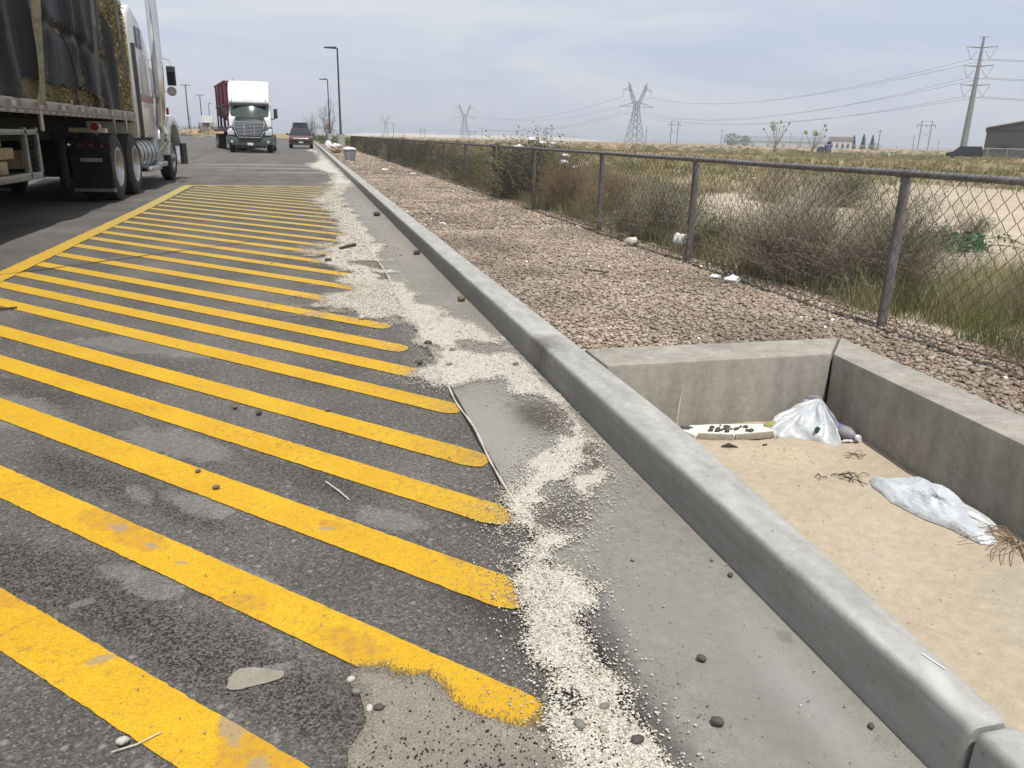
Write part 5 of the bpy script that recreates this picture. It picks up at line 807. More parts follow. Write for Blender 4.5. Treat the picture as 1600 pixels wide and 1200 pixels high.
for k in range(9): z = .98 + k * .078; hw = .56 + .2 * min(1, (z - .9) / .45); m.box(-hw, hw, -.53, -.50, z, z + .034)
for x in (-.27, .27): m.box(x - .018, x + .018, -.535, -.50, .95, 1.62)
gp(m, 'grille_bar', CHROME)
m = MB(); pr = [(-.84, 1.70), (.84, 1.70), (.78, 1.2), (.60, .86), (-.60, .86), (-.78, 1.2)]
for a, c in zip(pr, pr[1:] + pr[:1]): m.bar((a[0], -.50, a[1]), (c[0], -.50, c[1]), .055, .055)
gp(m, 'grille_surround', CHROME, bevel=.01)
for s in (-1, 1):
    gp(MB().prism([(s * .84, 1.22), (s * 1.16, 1.32), (s * 1.25, 1.16), (s * 1.20, .98), (s * .84, .98)], -.34, .1, 'y'), 'headlight', LAMP, bevel=.03)
    gp(MB().prism([(-.05, .45), (-.1, 1.0), (.15, 1.38), (.55, 1.5), (1.0, 1.35), (1.2, 1.0), (1.22, .6), (1.08, .6), (1.0, .95), (.75, 1.15), (.5, 1.15), (.22, .95), (.15, .5)], s * .95, s * 1.24, 'x'), 'fender', GRN, bevel=.05)
    gp(MB().prism([(s * .75, .42), (s * 1.26, .46), (s * 1.30, .95), (s * .82, .86)], -.42, .2, 'y'), 'bumper_end', GRN2, bevel=.06); gp(MB().lathe([(0, .001), (0, .07), (.04, .08)], (s * 1.0, -.46, .62), 'y', 16), 'fog_light', LAMP, smooth=True)
    t = gp(MB().tube([(s * 1.16, .9, 1.9), (s * 1.42, .82, 1.95), (s * 1.46, .8, 2.0)], .03, 8), 'mirror_arm', BLK, smooth=True); gp(MB().box(s * 1.47 - .11, s * 1.47 + .11, .74, .86, 1.96, 2.5), 'mirror', BLK, bevel=.04)
    gp(MB().box(s * 1.185 - .008, s * 1.185 + .008, 1.15, 1.95, 2.0, 2.72), 'side_window', GLS)
    gp(MB().tube([(s * 1.1, .9, 1.35), (s * 1.1, 3.1, 1.35)], .001, 4) if 0 else MB().box(s * 1.22 - .05, s * 1.22 + .04, 1.3, 3.0, .40, .95), 'lower_side_panel', GRN2, bevel=.03)
gp(MB().box(-1.02, 1.02, -.46, .1, .40, .86), 'bumper', GRN2, bevel=.07); gp(MB().box(-.6, .6, -.475, -.45, .60, .80), 'lower_intake', BLK, bevel=.01); gp(MB().box(-.85, .85, -.40, .1, .27, .41), 'air_dam', BLK, bevel=.03)
gp(MB().box(-.16, .16, -.49, -.47, .42, .56), 'number_plate', simple('white_plate', (.65, .65, .62)), bevel=.004); m = MB()
for k in (-.18, 0, .18): m.lathe([(0, .025), (.05, .02), (.05, .001)], (k - .05, .78, 2.92), 'y', 8)
for k in (-.95, .95): m.lathe([(0, .03), (.05, .025), (.05, .001)], (k, .80, 2.95), 'y', 8)
gp(m, 'marker_lights', AMB); gp(MB().tube([(-.8, 1.6, 3.98), (-.85, 1.6, 4.2)], .012, 5), 'antenna', BLK); gp(MB().tube([(-.95, 1.5, 4.0), (-.80, 1.5, 4.1), (-.7, 1.5, 4.0)], .03, 6), 'roof_horn', CHROME)
m = MB(); m.tube([(-.8, .50, 2.0), (-.1, .60, 2.16)], .012, 5); m.tube([(.15, .50, 2.0), (.85, .60, 2.12)], .012, 5); gp(m, 'wiper', BLK)
m = MB()
for x in (-.45, .45): m.box(x - .06, x + .06, .3, 7.3, .70, .95)
gp(m, 'chassis', FRM)
for s in (-1, 1):
    wheel(gt, s * 1.22, .62, .51, s, dual=False)
    for y in (5.3, 6.6): wheel(gt, s * 1.22, y, .51, s)
gt.location = (-3.05, 49.9, 0); gt.rotation_euler = (0, 0, math.radians(0))
ft_ = empty('hopper_trailer', (0, 0, 0), 'flatbed trailer with dark red bins standing on it behind the green tractor', 'trailer')
def fp_(m, name, mt, **k): o = m.build(name, mt, **k); o.parent = ft_; return o
fp_(MB().box(-1.28, 1.28, 0, 11.5, 1.15, 1.32), 'deck', MAR, bevel=.02); m = MB()
for x in (-.5, .5): m.box(x - .08, x + .08, .5, 11.3, .8, 1.148)
fp_(m, 'underframe', FRM)
for s in (-1, 1):
    for y in (8.6, 9.9): wheel(ft_, s * 1.26, y, .5, s, rimm=WHT)
ft_.location = (-3.3, 53.6, 0); ft_.rotation_euler = (0, 0, math.radians(10))
for i, y in enumerate((1.6, 4.2, 6.8)):
    hp = empty('steel_bin', (0, 0, 0), ['dark red steel bin nearest the green tractor cab', 'dark red steel bin in the middle of the trailer', 'dusty dark red steel bin at the rear of the trailer'][i], 'bin', 'red steel bins on the trailer'); col_ = MARD if i == 2 else MAR
    for nm, mm in [('bin_body', MB().prism([(-1.15, 4.0), (1.15, 4.0), (1.15, 2.2), (.35, 1.75), (-.35, 1.75), (-1.15, 2.2)], -.98, .98, 'y'))]: o = mm.build(nm, col_, bevel=.03); o.parent = hp
    m = MB()
    for sx in (-1, 1):
        for sy in (-1, 1): m.box(sx * 1.18 - .05, sx * 1.18 + .05, sy * 1.02 - .05, sy * 1.02 + .05, 1.33, 4.15)
    for z in (1.4, 2.75, 4.1): m.bar((-1.22, -1.06, z), (1.22, -1.06, z), .09); m.bar((-1.22, 1.06, z), (1.22, 1.06, z), .09); m.bar((-1.24, -1.06, z), (-1.24, 1.06, z), .09); m.bar((1.24, -1.06, z), (1.24, 1.06, z), .09)
    o = m.build('bin_frame', MAR); o.parent = hp
    a = math.radians(10); yy_c = y; hp.location = (-3.3 - math.sin(a) * yy_c, 53.6 + math.cos(a) * yy_c, 0); hp.rotation_euler = (0, 0, a)
# ---- dark red car with its tailgate up
DR = simple('dark_red_paint', (.085, .022, .020), (.06, .017, .016), 4, .3, coat=.6); cr = empty('parked_car', (0, 0, 0), 'dark red wagon parked by the far kerb with its tailgate raised', 'car')
def cp(m, name, mt, **k): o = m.build(name, mt, **k); o.parent = cr; return o
cp(MB().prism([(0, .38), (-.02, .72), (.12, .88), (1.15, 1.02), (4.5, 1.05), (4.62, .9), (4.6, .38)], -.90, .90, 'x'), 'body', DR, bevel=.10, seg=4)
V = []; 
for hw, y0, y1, z in ((.84, 1.05, 4.5, 1.0), (.64, 1.85, 4.3, 1.52)): V += [(-hw, y0, z), (hw, y0, z), (hw, y1, z), (-hw, y1, z)]
m = MB(); m.add(V, [(0, 3, 2, 1), (4, 5, 6, 7), (0, 1, 5, 4), (1, 2, 6, 5), (2, 3, 7, 6), (3, 0, 4, 7)]); cp(m, 'cabin', GLS, bevel=.04); cp(MB().box(-.62, .62, 1.95, 4.25, 1.50, 1.55), 'roof', DR, bevel=.02)
m = MB()
for s in (-1, 1): m.bar((s * .84, 1.06, 1.02), (s * .645, 1.86, 1.52), .07)
cp(m, 'windshield_pillar', DR); cp(MB().box(-.45, .45, -.06, -.01, .56, .76), 'grille', BLK, bevel=.02); m = MB(); m.box(-.45, .45, -.075, -.055, .655, .675); cp(m, 'grille_bar', CHROME); cp(MB().prism([(-.10, .665), (.0, .70), (.10, .665), (.0, .63)], -.085, -.07, 'y'), 'badge', CHROME)
cp(MB().box(-.17, .17, -.09, -.06, .42, .53), 'number_plate', simple('white_plate_small', (.65, .65, .62))); cp(MB().box(-.85, .85, -.07, .2, .28, .42), 'lower_bumper', BLK, bevel=.03)
for s in (-1, 1):
    cp(MB().prism([(s * .52, .76), (s * .86, .86), (s * .88, .66), (s * .56, .62)], -.05, .2, 'y'), 'headlight', simple('smoky_lamp', (.16, .09, .08), None, 5, .2), bevel=.02); cp(MB().box(s * 1.0 - .1, s * 1.0 + .1, 1.28, 1.36, 1.0, 1.14), 'door_mirror', BLK, bevel=.03)
    for y in (.85, 3.65): wheel(cr, s * .90, y, .33, s, wdt=.22, dual=False)
tg = MB().prism([(-.66, 1.56), (.66, 1.56), (.62, 1.98), (-.62, 1.98)], 4.50, 4.56, 'y').build('tailgate', simple('dusty_grey_glass', (.17, .18, .21), (.12, .13, .15), 5, .3), bevel=.015); tg.parent = cr
cr.location = (-.27, 66.0, 0); cr.rotation_euler = (0, 0, 0)
cp(MB().box(-.55, .55, 4.2, 4.9, 1.99, 2.03), 'tailgate_edge', simple('pale_grey', (.4, .42, .44)))
# ------------------------------------------------------------------ lamps, signs, distance
POLE = simple('bronze_pole', (.035, .035, .04), (.05, .05, .055), 3, .5); CONC = simple('pale_concrete_base', (.33, .33, .31), (.27, .27, .25), 4, .9); POLB = simple('weathered_wood_pole', (.10, .085, .075), (.07, .06, .055), 3, .9); LATT = simple('tower_steel', (.24, .25, .27), (.19, .2, .22), 2, .6); GPOLE = simple('steel_mast', (.26, .27, .27), (.19, .20, .20), .5, .5, .3)
def P_(mb_, name, mt, t, **k): return at(mb_.build(name, mt, **k), t)
def street_lamp(x, y, z, h, label, arms, base=1.1, r=.085):
    t = empty('street_lamp', (x, y, z), label, 'street lamp', 'parking lot lamps')
    if base: P_(MB().lathe([(0, .30), (base, .30), (base, .001)], (x, y, z), 'z', 20), 'concrete_base', CONC, t, smooth=True)
    P_(MB().tube([(x, y, z + base), (x, y, z + h)], [r, r * .7], 10), 'pole', POLE, t, smooth=True); P_(MB().box(x - .16, x + .16, y - .16, y + .16, z + base, z + base + .05), 'base_plate', POLE, t)
    for a in arms: m = MB(); m.prism([(x + a * .05, z + h - .05), (x + a * .95, z + h - .03), (x + a * .95, z + h + .05), (x + a * .05, z + h + .1)], y - .17, y + .17, 'y'); P_(m, 'lamp_head', POLE, t, bevel=.02)
street_lamp(2.72, 63.5, .12, 7.1, 'tall dark lamp post beside the fence, the nearest one', (-1,), 1.05)
street_lamp(2.95, 98, .12, 7.0, 'dark lamp post beside the fence, second behind the nearest', (-1,), 1.1)
street_lamp(-21.8, 171.3, 1.5, 8.0, 'twin headed lamp post on the bank, leftmost of three', (-1, 1), 0, .13); street_lamp(-22.8, 202, .95, 8.0, 'twin headed lamp post on the bank, middle of three', (-1, 1), 0, .13); street_lamp(-26.5, 254, .8, 8.0, 'lamp post on the bank next to the red bins, rightmost of three', (1,), 0, .13)
tag(MB().tube([(-22.6, 180, .8), (-22.6, 180, 4.2)], .06, 6).build('thin_post', GREY), 'thin pale post between the left and middle lamp posts', 'post')
sg = empty('stop_sign', (3.62, 127, 0), 'small red stop sign beyond the second lamp post', 'sign'); P_(MB().tube([(3.62, 127, 0), (3.62, 127, 2.4)], .04, 6), 'post', GREY, sg); m = MB(); m.prism([(3.62 + .40 * math.cos(math.pi / 8 + k * math.pi / 4), 2.15 + .40 * math.sin(math.pi / 8 + k * math.pi / 4)) for k in range(8)], 126.93, 126.96, 'y'); P_(m, 'sign_plate', simple('sign_red', (.35, .02, .03)), sg)
cu = bpy.data.curves.new('stop', 'FONT'); cu.body = 'STOP'; cu.size = .26; cu.align_x = 'CENTER'; cu.align_y = 'CENTER'; cu.extrude = .003; ob = bpy.data.objects.new('tmp', cu); COL.objects.link(ob); dg = bpy.context.evaluated_depsgraph_get(); me = bpy.data.meshes.new_from_object(ob.evaluated_get(dg)); bpy.data.objects.remove(ob)
o = link('sign_text', me, simple('sign_white', (.8, .8, .8)), sg); o.rotation_euler = (math.pi / 2, 0, 0); o.location = (0, -.08, 2.15)
def lattice(x, y, z, h, ang, label):
    t = empty('transmission_tower', (x, y, z), label, 'pylon', 'lattice transmission towers'); k = h / 40; f = k * .35; c, s = math.cos(ang), math.sin(ang); X = lambda u, v, w_: (x + (u * c - v * s) * k, y + (u * s + v * c) * k, z + w_ * k)
    body = MB(); lv = [(0, 5.2), (6, 4.2), (11, 3.4), (15.5, 2.7), (19.5, 2.1), (23, 1.6), (26, 1.5)]
    for (z0, a), (z1, b_) in zip(lv, lv[1:]):
        q0 = [(-a, -a), (a, -a), (a, a), (-a, a)]; q1 = [(-b_, -b_), (b_, -b_), (b_, b_), (-b_, b_)]
        for i in range(4):
            j = (i + 1) % 4; body.bar(X(*q0[i], z0), X(*q1[i], z1), f); body.bar(X(*q0[i], z0), X(*q1[j], z1), f * .6); body.bar(X(*q0[j], z0), X(*q1[i], z1), f * .6); body.bar(X(*q1[i], z1), X(*q1[j], z1), f * .6)
    P_(body, 'lattice_body', LATT, t)
    for sgn in (-1, 1):
        m = MB(); prev = None
        for z1, u, hw in [(26, .9, 1.1), (29.5, 3.0, 1.0), (33, 4.6, .8), (36.5, 6.0, .5), (40, 7.2, .12)]:
            q = [X(sgn * (u - hw), -hw, z1), X(sgn * (u + hw), -hw, z1), X(sgn * (u + hw), hw, z1), X(sgn * (u - hw), hw, z1)]
            if prev:
                for i in range(4): m.bar(prev[i], q[i], f * .8); m.bar(prev[i], q[(i + 1) % 4], f * .5)
            prev = q
        P_(m, 'peak', LATT, t)
        m = MB()
        for zz, u0, u1 in ((24.5, 1.5, 13.5), (35, 4.5, 11.5)):
            for v_ in (-.8, .8): m.bar(X(sgn * u0, v_, zz), X(sgn * u1, 0, zz), f * .7); m.bar(X(sgn * u0, v_, zz + 3), X(sgn * u1, 0, zz), f * .7)
            for q_ in (.35, .7): uu = u0 + (u1 - u0) * q_; m.bar(X(sgn * uu, 0, zz), X(sgn * uu, 0, zz + 3 * (1 - q_)), f * .5)
        P_(m, 'crossarm', LATT, t); m = MB()
        for zz, u in ((24.5, 13.5), (35, 11.5), (24.5, 7)): m.bar(X(sgn * u, 0, zz), X(sgn * u * .97, 0, zz - 4), f * .45)
        P_(m, 'insulator', LATT, t)
    return t
lattice(222.6, 526.7, -.9, 40, .15, 'nearest and largest lattice power pylon, above the middle of the fence'); lattice(184, 946.4, -1.9, 40, .15, 'second lattice power pylon, left of the largest'); lattice(149.6, 1547, -2.6, 40, .15, 'small third lattice power pylon near the lamp posts'); lattice(205, 3150, -5, 34, .15, 'tiniest lattice power pylon just right of the near lamp post')
def hframe(x, y, z, h, wd, ang, label, rr_=.22):
    t = empty('h_frame_pole', (x, y, z), label, 'power pole', 'wooden H frame power poles'); c, s = math.cos(ang), math.sin(ang); q = lambda u, w_: (x + u * c, y + u * s, z + w_)
    for sg_ in (-1, 1): P_(MB().tube([q(sg_ * wd / 2, 0), q(sg_ * wd / 2, h)], rr_, 6), 'pole', POLB, t)
    P_(MB().bar(q(-wd * .95, h * .84), q(wd * .95, h * .84), rr_ * 1.2), 'crossarm', POLB, t); m = MB(); m.bar(q(-wd / 2, h * .45), q(wd / 2, h * .66), rr_ * .6); m.bar(q(wd / 2, h * .45), q(-wd / 2, h * .66), rr_ * .6); m.bar(q(-wd / 2, h * .98), q(wd / 2, h * .98), rr_ * .6)
    m.bar(q(-wd * .9, h * .84), q(-wd / 2, h * .98), rr_ * .5); m.bar(q(wd * .9, h * .84), q(wd / 2, h * .98), rr_ * .5); P_(m, 'cross_brace', POLB, t); m = MB()
    for u in (-.9, 0, .9): m.bar(q(wd * u, h * .84), q(wd * u, h * .76), rr_ * .8)
    P_(m, 'insulator', POLB, t)
hframe(359, 409.5, -.3, 17, 5.4, -.7, 'wooden H frame power pole left of the tall steel mast'); hframe(254.7, 531.6, -1, 16.5, 4.6, -.4, 'wooden H frame power pole right of the largest pylon', .24); hframe(271.6, 890.4, -1.8, 17, 6, -.3, 'wooden H frame power pole left of the largest pylon', .3); hframe(249.7, 1222, -3, 14, 8, -.2, 'small wooden H frame power pole right of the second pylon', .35); hframe(176, 1241, -3.2, 15, 6, -.2, 'small wooden H frame power pole between the second and third pylons', .35); hframe(560, 1700, -4, 14, 30, -.2, 'wide low frame far on the horizon left of the largest pylon', .4)
def upole(x, y, z, h, label, arm=1.1, rr_=.2): 
    t = empty('utility_pole', (x, y, z), label, 'utility pole', 'single wooden utility poles'); P_(MB().tube([(x, y, z), (x, y, z + h)], [rr_, rr_ * .75], 6), 'pole', POLB, t)
    if arm: P_(MB().bar((x - arm * .8, y + arm * .5, z + h * .93), (x + arm * .8, y - arm * .5, z + h * .93), rr_ * .8), 'crossarm', POLB, t)
for a in [(482.7, 562, -.4, 11.5, 'utility pole left of the H frame beside the steel mast', 1.2, .25), (251, 571.5, -1.2, 13, 'plain pole just right of the largest pylon', 0, .26), (215, 1111, -2.3, 12.5, 'pole directly in front of the second pylon', 0, .35), (183, 845, -1.9, 12, 'pole right of the second pylon', 0, .32), (90.8, 856, -1.5, 15, 'pole just right of the third pylon', 1.4, .3), (386, 588.5, -1, 11.5, 'utility pole left of the white roofed warehouse trees', .9, .2), (394.8, 586, -1, 11.5, 'utility pole between the two slender trees', .9, .2), (317, 577, -.6, 12, 'utility pole over the left end of the warehouse', .9, .24),
          (700, 900, -2, 15, 'distant pole behind the dark evergreens', 1, .3), (268, 335, -.6, 9.5, 'utility pole beside the small white house', 1.2, .2), (560, 620, -1, 9, 'short pole left of the right H frame', 1, .22)]: upole(*a)
# tall steel mast with three arm pairs
MX, MY, MZ, MH = 182.3, 192.3, -.3, 31.0; ma = math.radians(-42); mst = empty('transmission_mast', (MX, MY, MZ), 'tall tapered steel mast with three pairs of arms beside the dark building', 'pylon'); q = lambda u, w_: (MX + u * math.cos(ma), MY + u * math.sin(ma), MZ + w_)
P_(MB().tube([q(0, 0), q(0, MH * .5), q(0, MH)], [.95, .68, .30], 16), 'mast', GPOLE, mst, smooth=True); arms = [(.915, 3.7), (.76, 3.7), (.60, 3.7)]; ATT = []
for f_, u in arms:
    for s in (-1, 1):
        P_(MB().tube([q(0, MH * f_ - .15), q(s * u, MH * f_ + .12)], [.22, .10], 8), 'arm', GPOLE, mst, smooth=True); m = MB(); hz = MH * f_; m.bar(q(s * u * .98, hz), q(s * 2.3, hz - 3.1), .11); m.bar(q(s * .9, hz - 1.0), q(s * 2.3, hz - 3.1), .11); P_(m, 'insulator', simple('insulator_grey', (.2, .2, .21)), mst); ATT.append(q(s * 2.3, hz - 3.1))
P_(MB().bar(q(-1.3, MH - .1), q(1.3, MH - .1), .14), 'top_arm', GPOLE, mst)
CAB = simple('power_cable', (.13, .14, .16))
def cable(a, c, sag, label, r=.045, n=24): m = MB(); m.tube([Vector(a).lerp(Vector(c), i / n) - Vector((0, 0, sag * 4 * (i / n) * (1 - i / n))) for i in range(n + 1)], r, 4); tag(m.build('power_line', CAB), label, 'power line', 'power lines')
T1 = Vector((222.6, 526.7, -.9)); T2 = Vector((184, 946.4, -1.9)); T3 = Vector((149.6, 1547, -2.6)); nm_ = ['upper', 'upper', 'middle', 'middle', 'lower', 'lower']; ap_ = [(11, 31), (7, 31), (13, 20.5), (-6, 20.5), (7, 20.5), (-13, 20.5)]
for i, a in enumerate(ATT):
    u, zz = ap_[i]; cable(a, T1 + Vector((u * .99, u * .15, zz)), 7.5, '%s power line sagging from the %s side of the steel mast to the largest pylon' % (nm_[i], 'far' if i % 2 else 'near')); e2 = Vector(a) + Vector((190, -165, 1.5)); cable(a, e2, 5, '%s power line running right from the %s side of the steel mast' % (nm_[i], 'far' if i % 2 else 'near'))
for (u, zz) in ((-11, 31), (-13, 20.5), (-6, 20.5), (11, 31)):
    cable(T1 + Vector((u, u * .15, zz)), T2 + Vector((u, u * .15, zz)), 12, 'power line %d m up between the first and second pylons, %s' % (zz, {-11: 'left', -13: 'outer left', -6: 'inner left', 11: 'right'}[u]), .08); 
cable((271.6, 890.4, 13), (184, 1300, 11), 3, 'power line from the H frame left of the largest pylon toward the second pylon', .12)
# slender trees with leaf clumps at the branch tips
PALEB = simple('pale_branch', (.22, .19, .16), (.15, .13, .11), 2, .9); YG = island('yellow_green_leaf', [(.30, .36, .12), (.38, .42, .18), (.20, .26, .09), (.42, .42, .22)], .8, trans=.3)
def slender(x, y, z, br, label, seed):
    t = empty('slender_tree', (x, y, z), label, 'tree'); rng = np.random.default_rng(seed); m = MB(); Lv = []
    for ax_, ay_, hz, r in br:
        m.tube([(x, y, z), (x + ax_ * .12, y + ay_ * .12, z + hz * .28), (x + ax_ * .55, y + ay_ * .55, z + hz * .62), (x + ax_, y + ay_, z + hz)], [.09, .07, .045, .025], 5)
        m.tube([(x + ax_ * .5, y + ay_ * .5, z + hz * .58), (x + ax_ * .5 + .35, y + ay_ * .4, z + hz * .85)], [.03, .015], 4); n = int(260 * r / .5); d = rng.normal(size=(n, 3)); d /= np.linalg.norm(d, axis=1, keepdims=True); Lv.append(leafquads(np.array([x + ax_, y + ay_, z + hz]) + d * (r * rng.uniform(.3, 1, n) ** .6)[:, None] * [1, 1, 1.15], .09, rng))
    P_(m, 'trunk', PALEB, t, smooth=True); o = link('crown', npmesh('crown', *join(Lv)), YG, t); o.matrix_parent_inverse = Matrix.Translation(-Vector(t.location))
slender(81.8, 129.2, -.2, [(-2.0, 1, 3.9, .20), (-.75, .4, 4.75, .55), (-.5, .3, 4.1, .5), (.5, -.2, 5.2, .22), (1.7, -1, 5.0, .22), (1.3, -.8, 3.9, .18), (1.0, -.5, 4.5, .14), (-.1, 0, 5.0, .12)], 'slender bare tree with yellow green leaf clumps, left of two', 3)
slender(80.8, 116.7, -.3, [(-1.1, .7, 3.5, .33), (.1, 0, 3.4, .45), (.35, -.2, 3.2, .3), (1.3, -.8, 4.6, .22), (1.5, -1, 3.9, .18), (1.4, -.9, 2.9, .15)], 'slender shorter tree with yellow green leaf clumps, right of two', 5)
# buildings
WWALL = simple('white_metal_wall', (.60, .61, .62), (.5, .51, .53), .2, .6); ROOFG = simple('grey_roof', (.20, .21, .22), (.16, .17, .18), .2, .6); DKW = simple('dark_brown_cladding', (.060, .055, .052), (.045, .042, .04), .4, .6); TRIM = simple('pale_trim', (.5, .5, .48))
def building(x, y, z, ln, dp, h, rh, ang, wall, roof, name, label, trim=None, mono=False, rf=True):
    t = empty(name, (x, y, z), label, 'building', rz=ang); 
    o = MB().box(0, ln, 0, dp, -2, h).build('wall', wall); o.parent = t
    pr = [(-.3, h), (dp / 2, h + rh), (dp + .3, h), (dp + .3, h - .25), (-.3, h - .25)] if not mono else [(-.3, h), (dp + .3, h + rh), (dp + .3, h - .1), (-.3, h - .1)]
    
    if rf: o = MB().prism(pr, -.4, ln + .4, 'x').build('roof', roof); o.parent = t
    return t
wh = building(360, 640, -.9, 85, 60, 4.6, 4.6, math.radians(-47), WWALL, ROOFG, 'warehouse', 'long low warehouse with grey roof and white wall behind the slender trees')
for k in range(6): o = MB().box(6 + k * 13, 9 + k * 13, -.15, -.02, 0, 3.2).build('loading_door', simple('door_grey_%d' % k, (.36, .37, .4))); o.parent = wh
wh = building(260.5, 362.5, -.9, 11, 9, 4.9, 1.7, math.radians(-35), WWALL, simple('dark_roof', (.12, .10, .09)), 'small_house', 'small white house with dark roof left of the evergreens')
for k in range(4): o = MB().box(.8 + k * 2.6, 1.8 + k * 2.6, -.12, -.02, 1.2, 3.2).build('window', GLS); o.parent = wh
db = building(134.6, 136.6, -.9, 40, 34, 6.1, 0.2, math.radians(-44.5), DKW, DKW, 'dark_building', 'dark brown metal building at the right edge behind the black vehicle', rf=False)
# its gable faces the camera: raise a sloped parapet with a pale edge
o = MB().prism([(0, 5.9), (40, 5.9), (40, 10.0), (22, 11.0), (0, 6.3)], -.12, .0, 'y').build('gable', DKW); o.parent = db; m = MB(); m.bar((-.2, -.16, 6.4), (22, -.16, 11.1), .3, .2); o = m.build('roof_edge', TRIM); o.parent = db
o = MB().prism([(-.3, 6.3), (22, 11.0), (40.3, 10.0), (40.3, 9.8), (22, 10.8), (-.3, 6.1)], .02, 34, 'y').build('roof', ROOFG); o.parent = db
o = MB().box(2.4, 4.6, -.25, -.13, 2.6, 3.1).build('vent', BLK); o.parent = db; o = MB().box(12.2, 22, -1.6, -.13, 4.1, 4.3).build('canopy', TRIM); o.parent = db; o = MB().box(9.6, 10.0, -.35, -.13, 4.7, 5.0).build('wall_lamp', TRIM); o.parent = db; o = MB().box(14, 17.5, -.18, -.13, 0, 3.4).build('door', simple('door_dark', (.09, .085, .08))); o.parent = db
o = building(0, 0, 0, 5, 3, 2.2, .3, 0, simple('cream_shed_wall', (.55, .53, .42)), ROOFG, 'small_shed', 'tiny cream shed at the left end of the warehouse'); o.location = (313, 560, -1.4); o.rotation_euler.z = -.6; o.scale = (1.6, 1.6, 1.9)
# black vehicle beside the dark building
bv = empty('parked_van', (0, 0, 0), 'black vehicle parked in front of the dark building', 'car'); 
def bp(m, name, mt, **k): o = m.build(name, mt, **k); o.parent = bv; return o
bp(MB().prism([(0, .4), (.0, .85), (.9, 1.05), (1.7, 1.75), (4.6, 1.78), (4.9, 1.1), (4.9, .4)], -.95, .95, 'y'), 'body', simple('black_paint', (.010, .010, .012), None, 3, .25, coat=.5), bevel=.08, seg=3)
m = MB(); m.box(1.75, 4.5, -.965, -.955, 1.15, 1.62); bp(m, 'side_window', GLS)
for x in (.95, 3.9): m = MB(); m.lathe([(-.02, .001), (-.02, .2), (0, .36), (.2, .36)], (x, -.97, .36), 'y', 20); bp(m, 'wheel', TYRE, smooth=True)
bv.location = (104.9, 114.1, -.5); bv.rotation_euler = (0, 0, math.radians(-43)); bv.scale = (1.1, 1.1, 1.2)
# galvanised yard fence in front of the building
ff = empty('yard_fence', (125, 125, -.6), 'distant galvanised yard fence in front of the dark building', 'fence'); FG = simple('bright_galvanised', (.42, .43, .44), None, 3, .5, .3); dF = Vector((math.cos(-.77), math.sin(-.77), 0)); p0 = Vector((70, 176, -.6)); m = MB(); 
for k in range(36): p = p0 + dF * 3.1 * k; po = MB().tube([p, p + Vector((0, 0, 2.0))], .045, 5); P_(po, 'post', FG, ff)
m.tube([p0 + Vector((0, 0, 1.98)), p0 + dF * 3.1 * 35 + Vector((0, 0, 1.98))], .035, 5); P_(m, 'top_rail', FG, ff); n = 700; a = np.arange(n) * .155; Pz = np.zeros((n, 2, 3)); base = np.array(p0); dv = np.array(dF); Pz[:, 0] = base + dv * a[:, None]; Pz[:, 1] = base + dv * (a[:, None] + 1.9) + [0, 0, 1.95]; Pz = Pz[:-14]; Pw = Pz.copy(); Pw[:, 0, 2] = Pz[:, 1, 2]; Pw[:, 1, 2] = Pz[:, 0, 2]
o = link('wire_mesh', npmesh('w', *join([tubes(Pz, np.full((len(Pz), 2), .004)), tubes(Pw, np.full((len(Pw), 2), .004))])), FG, ff); o.matrix_parent_inverse = Matrix.Translation(-Vector(ff.location))
# blue and black thing on the dirt, white marker, distant white truck
bc = empty('compact_tractor', (111.7, 157.6, -.6), 'small blue machine with a big black wheel on the dirt by the slender trees', 'tractor'); P_(MB().box(111.9, 113.3, 156.6, 157.4, .1, 1.5), 'machine_body', simple('blue_paint', (.03, .05, .22)), bc, bevel=.15); P_(MB().lathe([(-.3, .3), (-.3, .8), (.3, .8), (.3, .3)], (111.3, 157.6, .2), 'y', 18), 'rear_wheel', TYRE, bc, smooth=True); P_(MB().lathe([(-.3, .2), (-.3, .6), (.3, .6), (.3, .2)], (112.4, 156.4, 0), 'y', 18), 'front_wheel', TYRE, bc, smooth=True); P_(MB().box(112.5, 113.2, 156.7, 157.3, 1.5, 2.1), 'seat', simple('dark_blue_seat', (.02, .02, .1)), bc, bevel=.1)
tag(MB().lathe([(0, .2), (.6, .2), (.7, .1), (.7, .001)], (101, 123, -.6), 'z', 12).build('white_drum', WHT, smooth=True), 'small white drum on the pinkish dirt left of the black vehicle', 'drum')
wt = empty('distant_truck', (-21, 198, 0), 'distant white truck with a dark rack, behind the red bins', 'truck'); P_(MB().box(-22.6, -19.9, 197, 199, 1.6, 4.4), 'cargo_box', WHT, wt, bevel=.1); P_(MB().box(-22.2, -20.2, 194.9, 197, .9, 3.2), 'truck_cab', WHT, wt, bevel=.15); P_(MB().box(-23, -19.7, 194.8, 199.2, .6, 1.0), 'truck_frame', BLK, wt); P_(MB().box(-22.0, -20.4, 194.85, 194.95, 2.1, 2.9), 'windshield', GLS, wt); m = MB()
for x in (-22.5, -21, -19.9): m.bar((x, 193.9, .6), (x, 193.9, 2.9), .09)
for z in (1.2, 2.0, 2.8): m.bar((-22.9, 193.9, z), (-19.6, 193.9, z), .09)
P_(m, 'front_rack', BLK, wt)
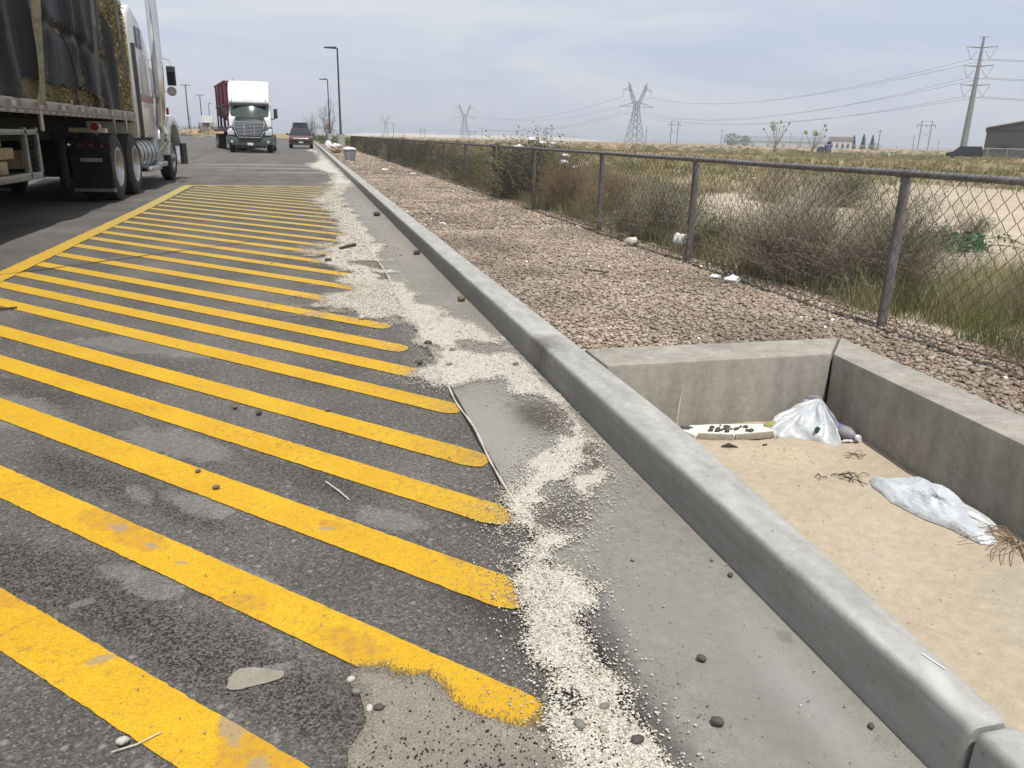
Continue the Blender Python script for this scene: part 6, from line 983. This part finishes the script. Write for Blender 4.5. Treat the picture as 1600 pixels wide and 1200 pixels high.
# far evergreens by the house, dark round trees by the warehouse, small roadside trees
def tree(x, y, z, h, w_, kind, label, mat_, seed, name='tree', group=None):
    rng = np.random.default_rng(seed); t = empty(name, (x, y, z), label, 'tree', group); m = MB(); m.tube([(x, y, z), (x, y, z + h * .45), (x + w_ * .08, y, z + h * .8)], [h * .03, h * .022, h * .008], 6)
    for k in range(6): a = rng.uniform(0, 6.28); m.tube([(x, y, z + h * (.2 + .08 * k)), (x + math.cos(a) * w_ * .35, y + math.sin(a) * w_ * .35, z + h * (.4 + .08 * k))], [h * .012, h * .005], 4)
    P_(m, 'trunk', POLB, t); n = 900; u = rng.random(n); a = rng.uniform(0, 6.28, n); 
    if kind == 'cone': r = w_ / 2 * (1 - u) ** .8 * rng.uniform(.4, 1.05, n) + .05; zz = z + h * (.08 + .92 * u)
    else: zz = z + h * (.12 + .88 * u); r = w_ / 2 * np.sqrt(np.clip(1 - (2 * u - 1) ** 2, 0.02, 1)) * rng.uniform(.35, 1.1, n) * (.75 + .4 * vn(a * 1.5, u * 4, 1, seed % 50))
    C = np.stack([x + np.cos(a) * r, y + np.sin(a) * r, zz], -1); o = link('crown', npmesh('c', *leafquads(C, h * .045, rng)), TW[mat_], t); o.matrix_parent_inverse = Matrix.Translation(-Vector(t.location))
for i, (px, h) in enumerate([(0, 7.2), (3.6, 7.8), (7.0, 7.4)]): tree(274.5 + px * 1.0, 362 - px * .75, -.7, h, 2.9, 'cone', ['leftmost', 'middle', 'rightmost'][i] + ' of three narrow dark evergreens by the small white house', 'dark', 60 + i, 'evergreen_tree', 'evergreens by the white house')
tree(279, 352, -.6, 3.5, 8, 'ball', 'low round tree at the foot of the evergreens', 'dark', 66); tree(310, 548, -1.2, 9.5, 15, 'ball', 'round dark tree in front of the warehouse, left one', 'grey' if 0 else 'dark', 67); tree(318, 543, -1.2, 8, 9, 'ball', 'round dark tree in front of the warehouse, right one', 'dark', 68)
def bare(x, y, z, h, label, seed):
    rng = np.random.default_rng(seed); t = empty('bare_tree', (x, y, z), label, 'tree'); Pp = stems(rng, 26, h * .28, h, K=7); o = link('trunk', npmesh('b', *tubes(Pp, np.linspace(1, .3, 7)[None] * .035 * np.ones((26, 1)))), PALEB, t); Q = twigs_of(rng, Pp, 160, h * .22); link('branch', npmesh('b', *tubes(Q, np.full(Q.shape[:2], .012))), PALEB, t)
bare(3.2, 112, 0, 6.0, 'thin leafless tree between the two near lamp posts', 3); bare(.9, 118, 0, 4.4, 'thin leafless tree just right of the parked red car', 4)
# pale sand ridge on the horizon
ax = np.linspace(-6, 24, 260); an = np.radians(ax); px = np.interp(ax, [-6, 2, 4, 7, 10, 14, 17, 18.5, 21, 24], [0, 0, .7, .9, .8, .9, 1, .75, .2, 0]) * 16 * (.88 + .2 * fbm(ax, ax * 0, .9, 80)); R0 = np.linspace(2500, 3300, 12); prof_ = np.sin(np.linspace(0, math.pi, 12)) ** .7
AA, RR = np.meshgrid(an, R0); ZZ = -7 + (px[None] + 2) * prof_[:, None]; tag(link('sand_ridge', gridmesh('r', RR * np.sin(AA), RR * np.cos(AA), ZZ), simple('pale_ridge_sand', (.56, .50, .38), (.48, .40, .30), .004, .95), smooth=True), kind='structure')
hm = bpy.data.materials.new('haze_air'); hm.use_nodes = True; hn = hm.node_tree; hn.nodes.clear(); pv = N(hn, 'ShaderNodeVolumePrincipled'); pv.inputs['Color'].default_value = (.86, .91, 1., 1); pv.inputs['Density'].default_value = .00036; pv.inputs['Anisotropy'].default_value = .2
L(hn, pv.outputs[0], N(hn, 'ShaderNodeOutputMaterial').inputs['Volume'])
hz = MB().box(-5200, 7200, -60, 9400, -30, 62).build('haze', hm); tag(hz, 'thin pale haze in the desert air', 'haze', kind='stuff')
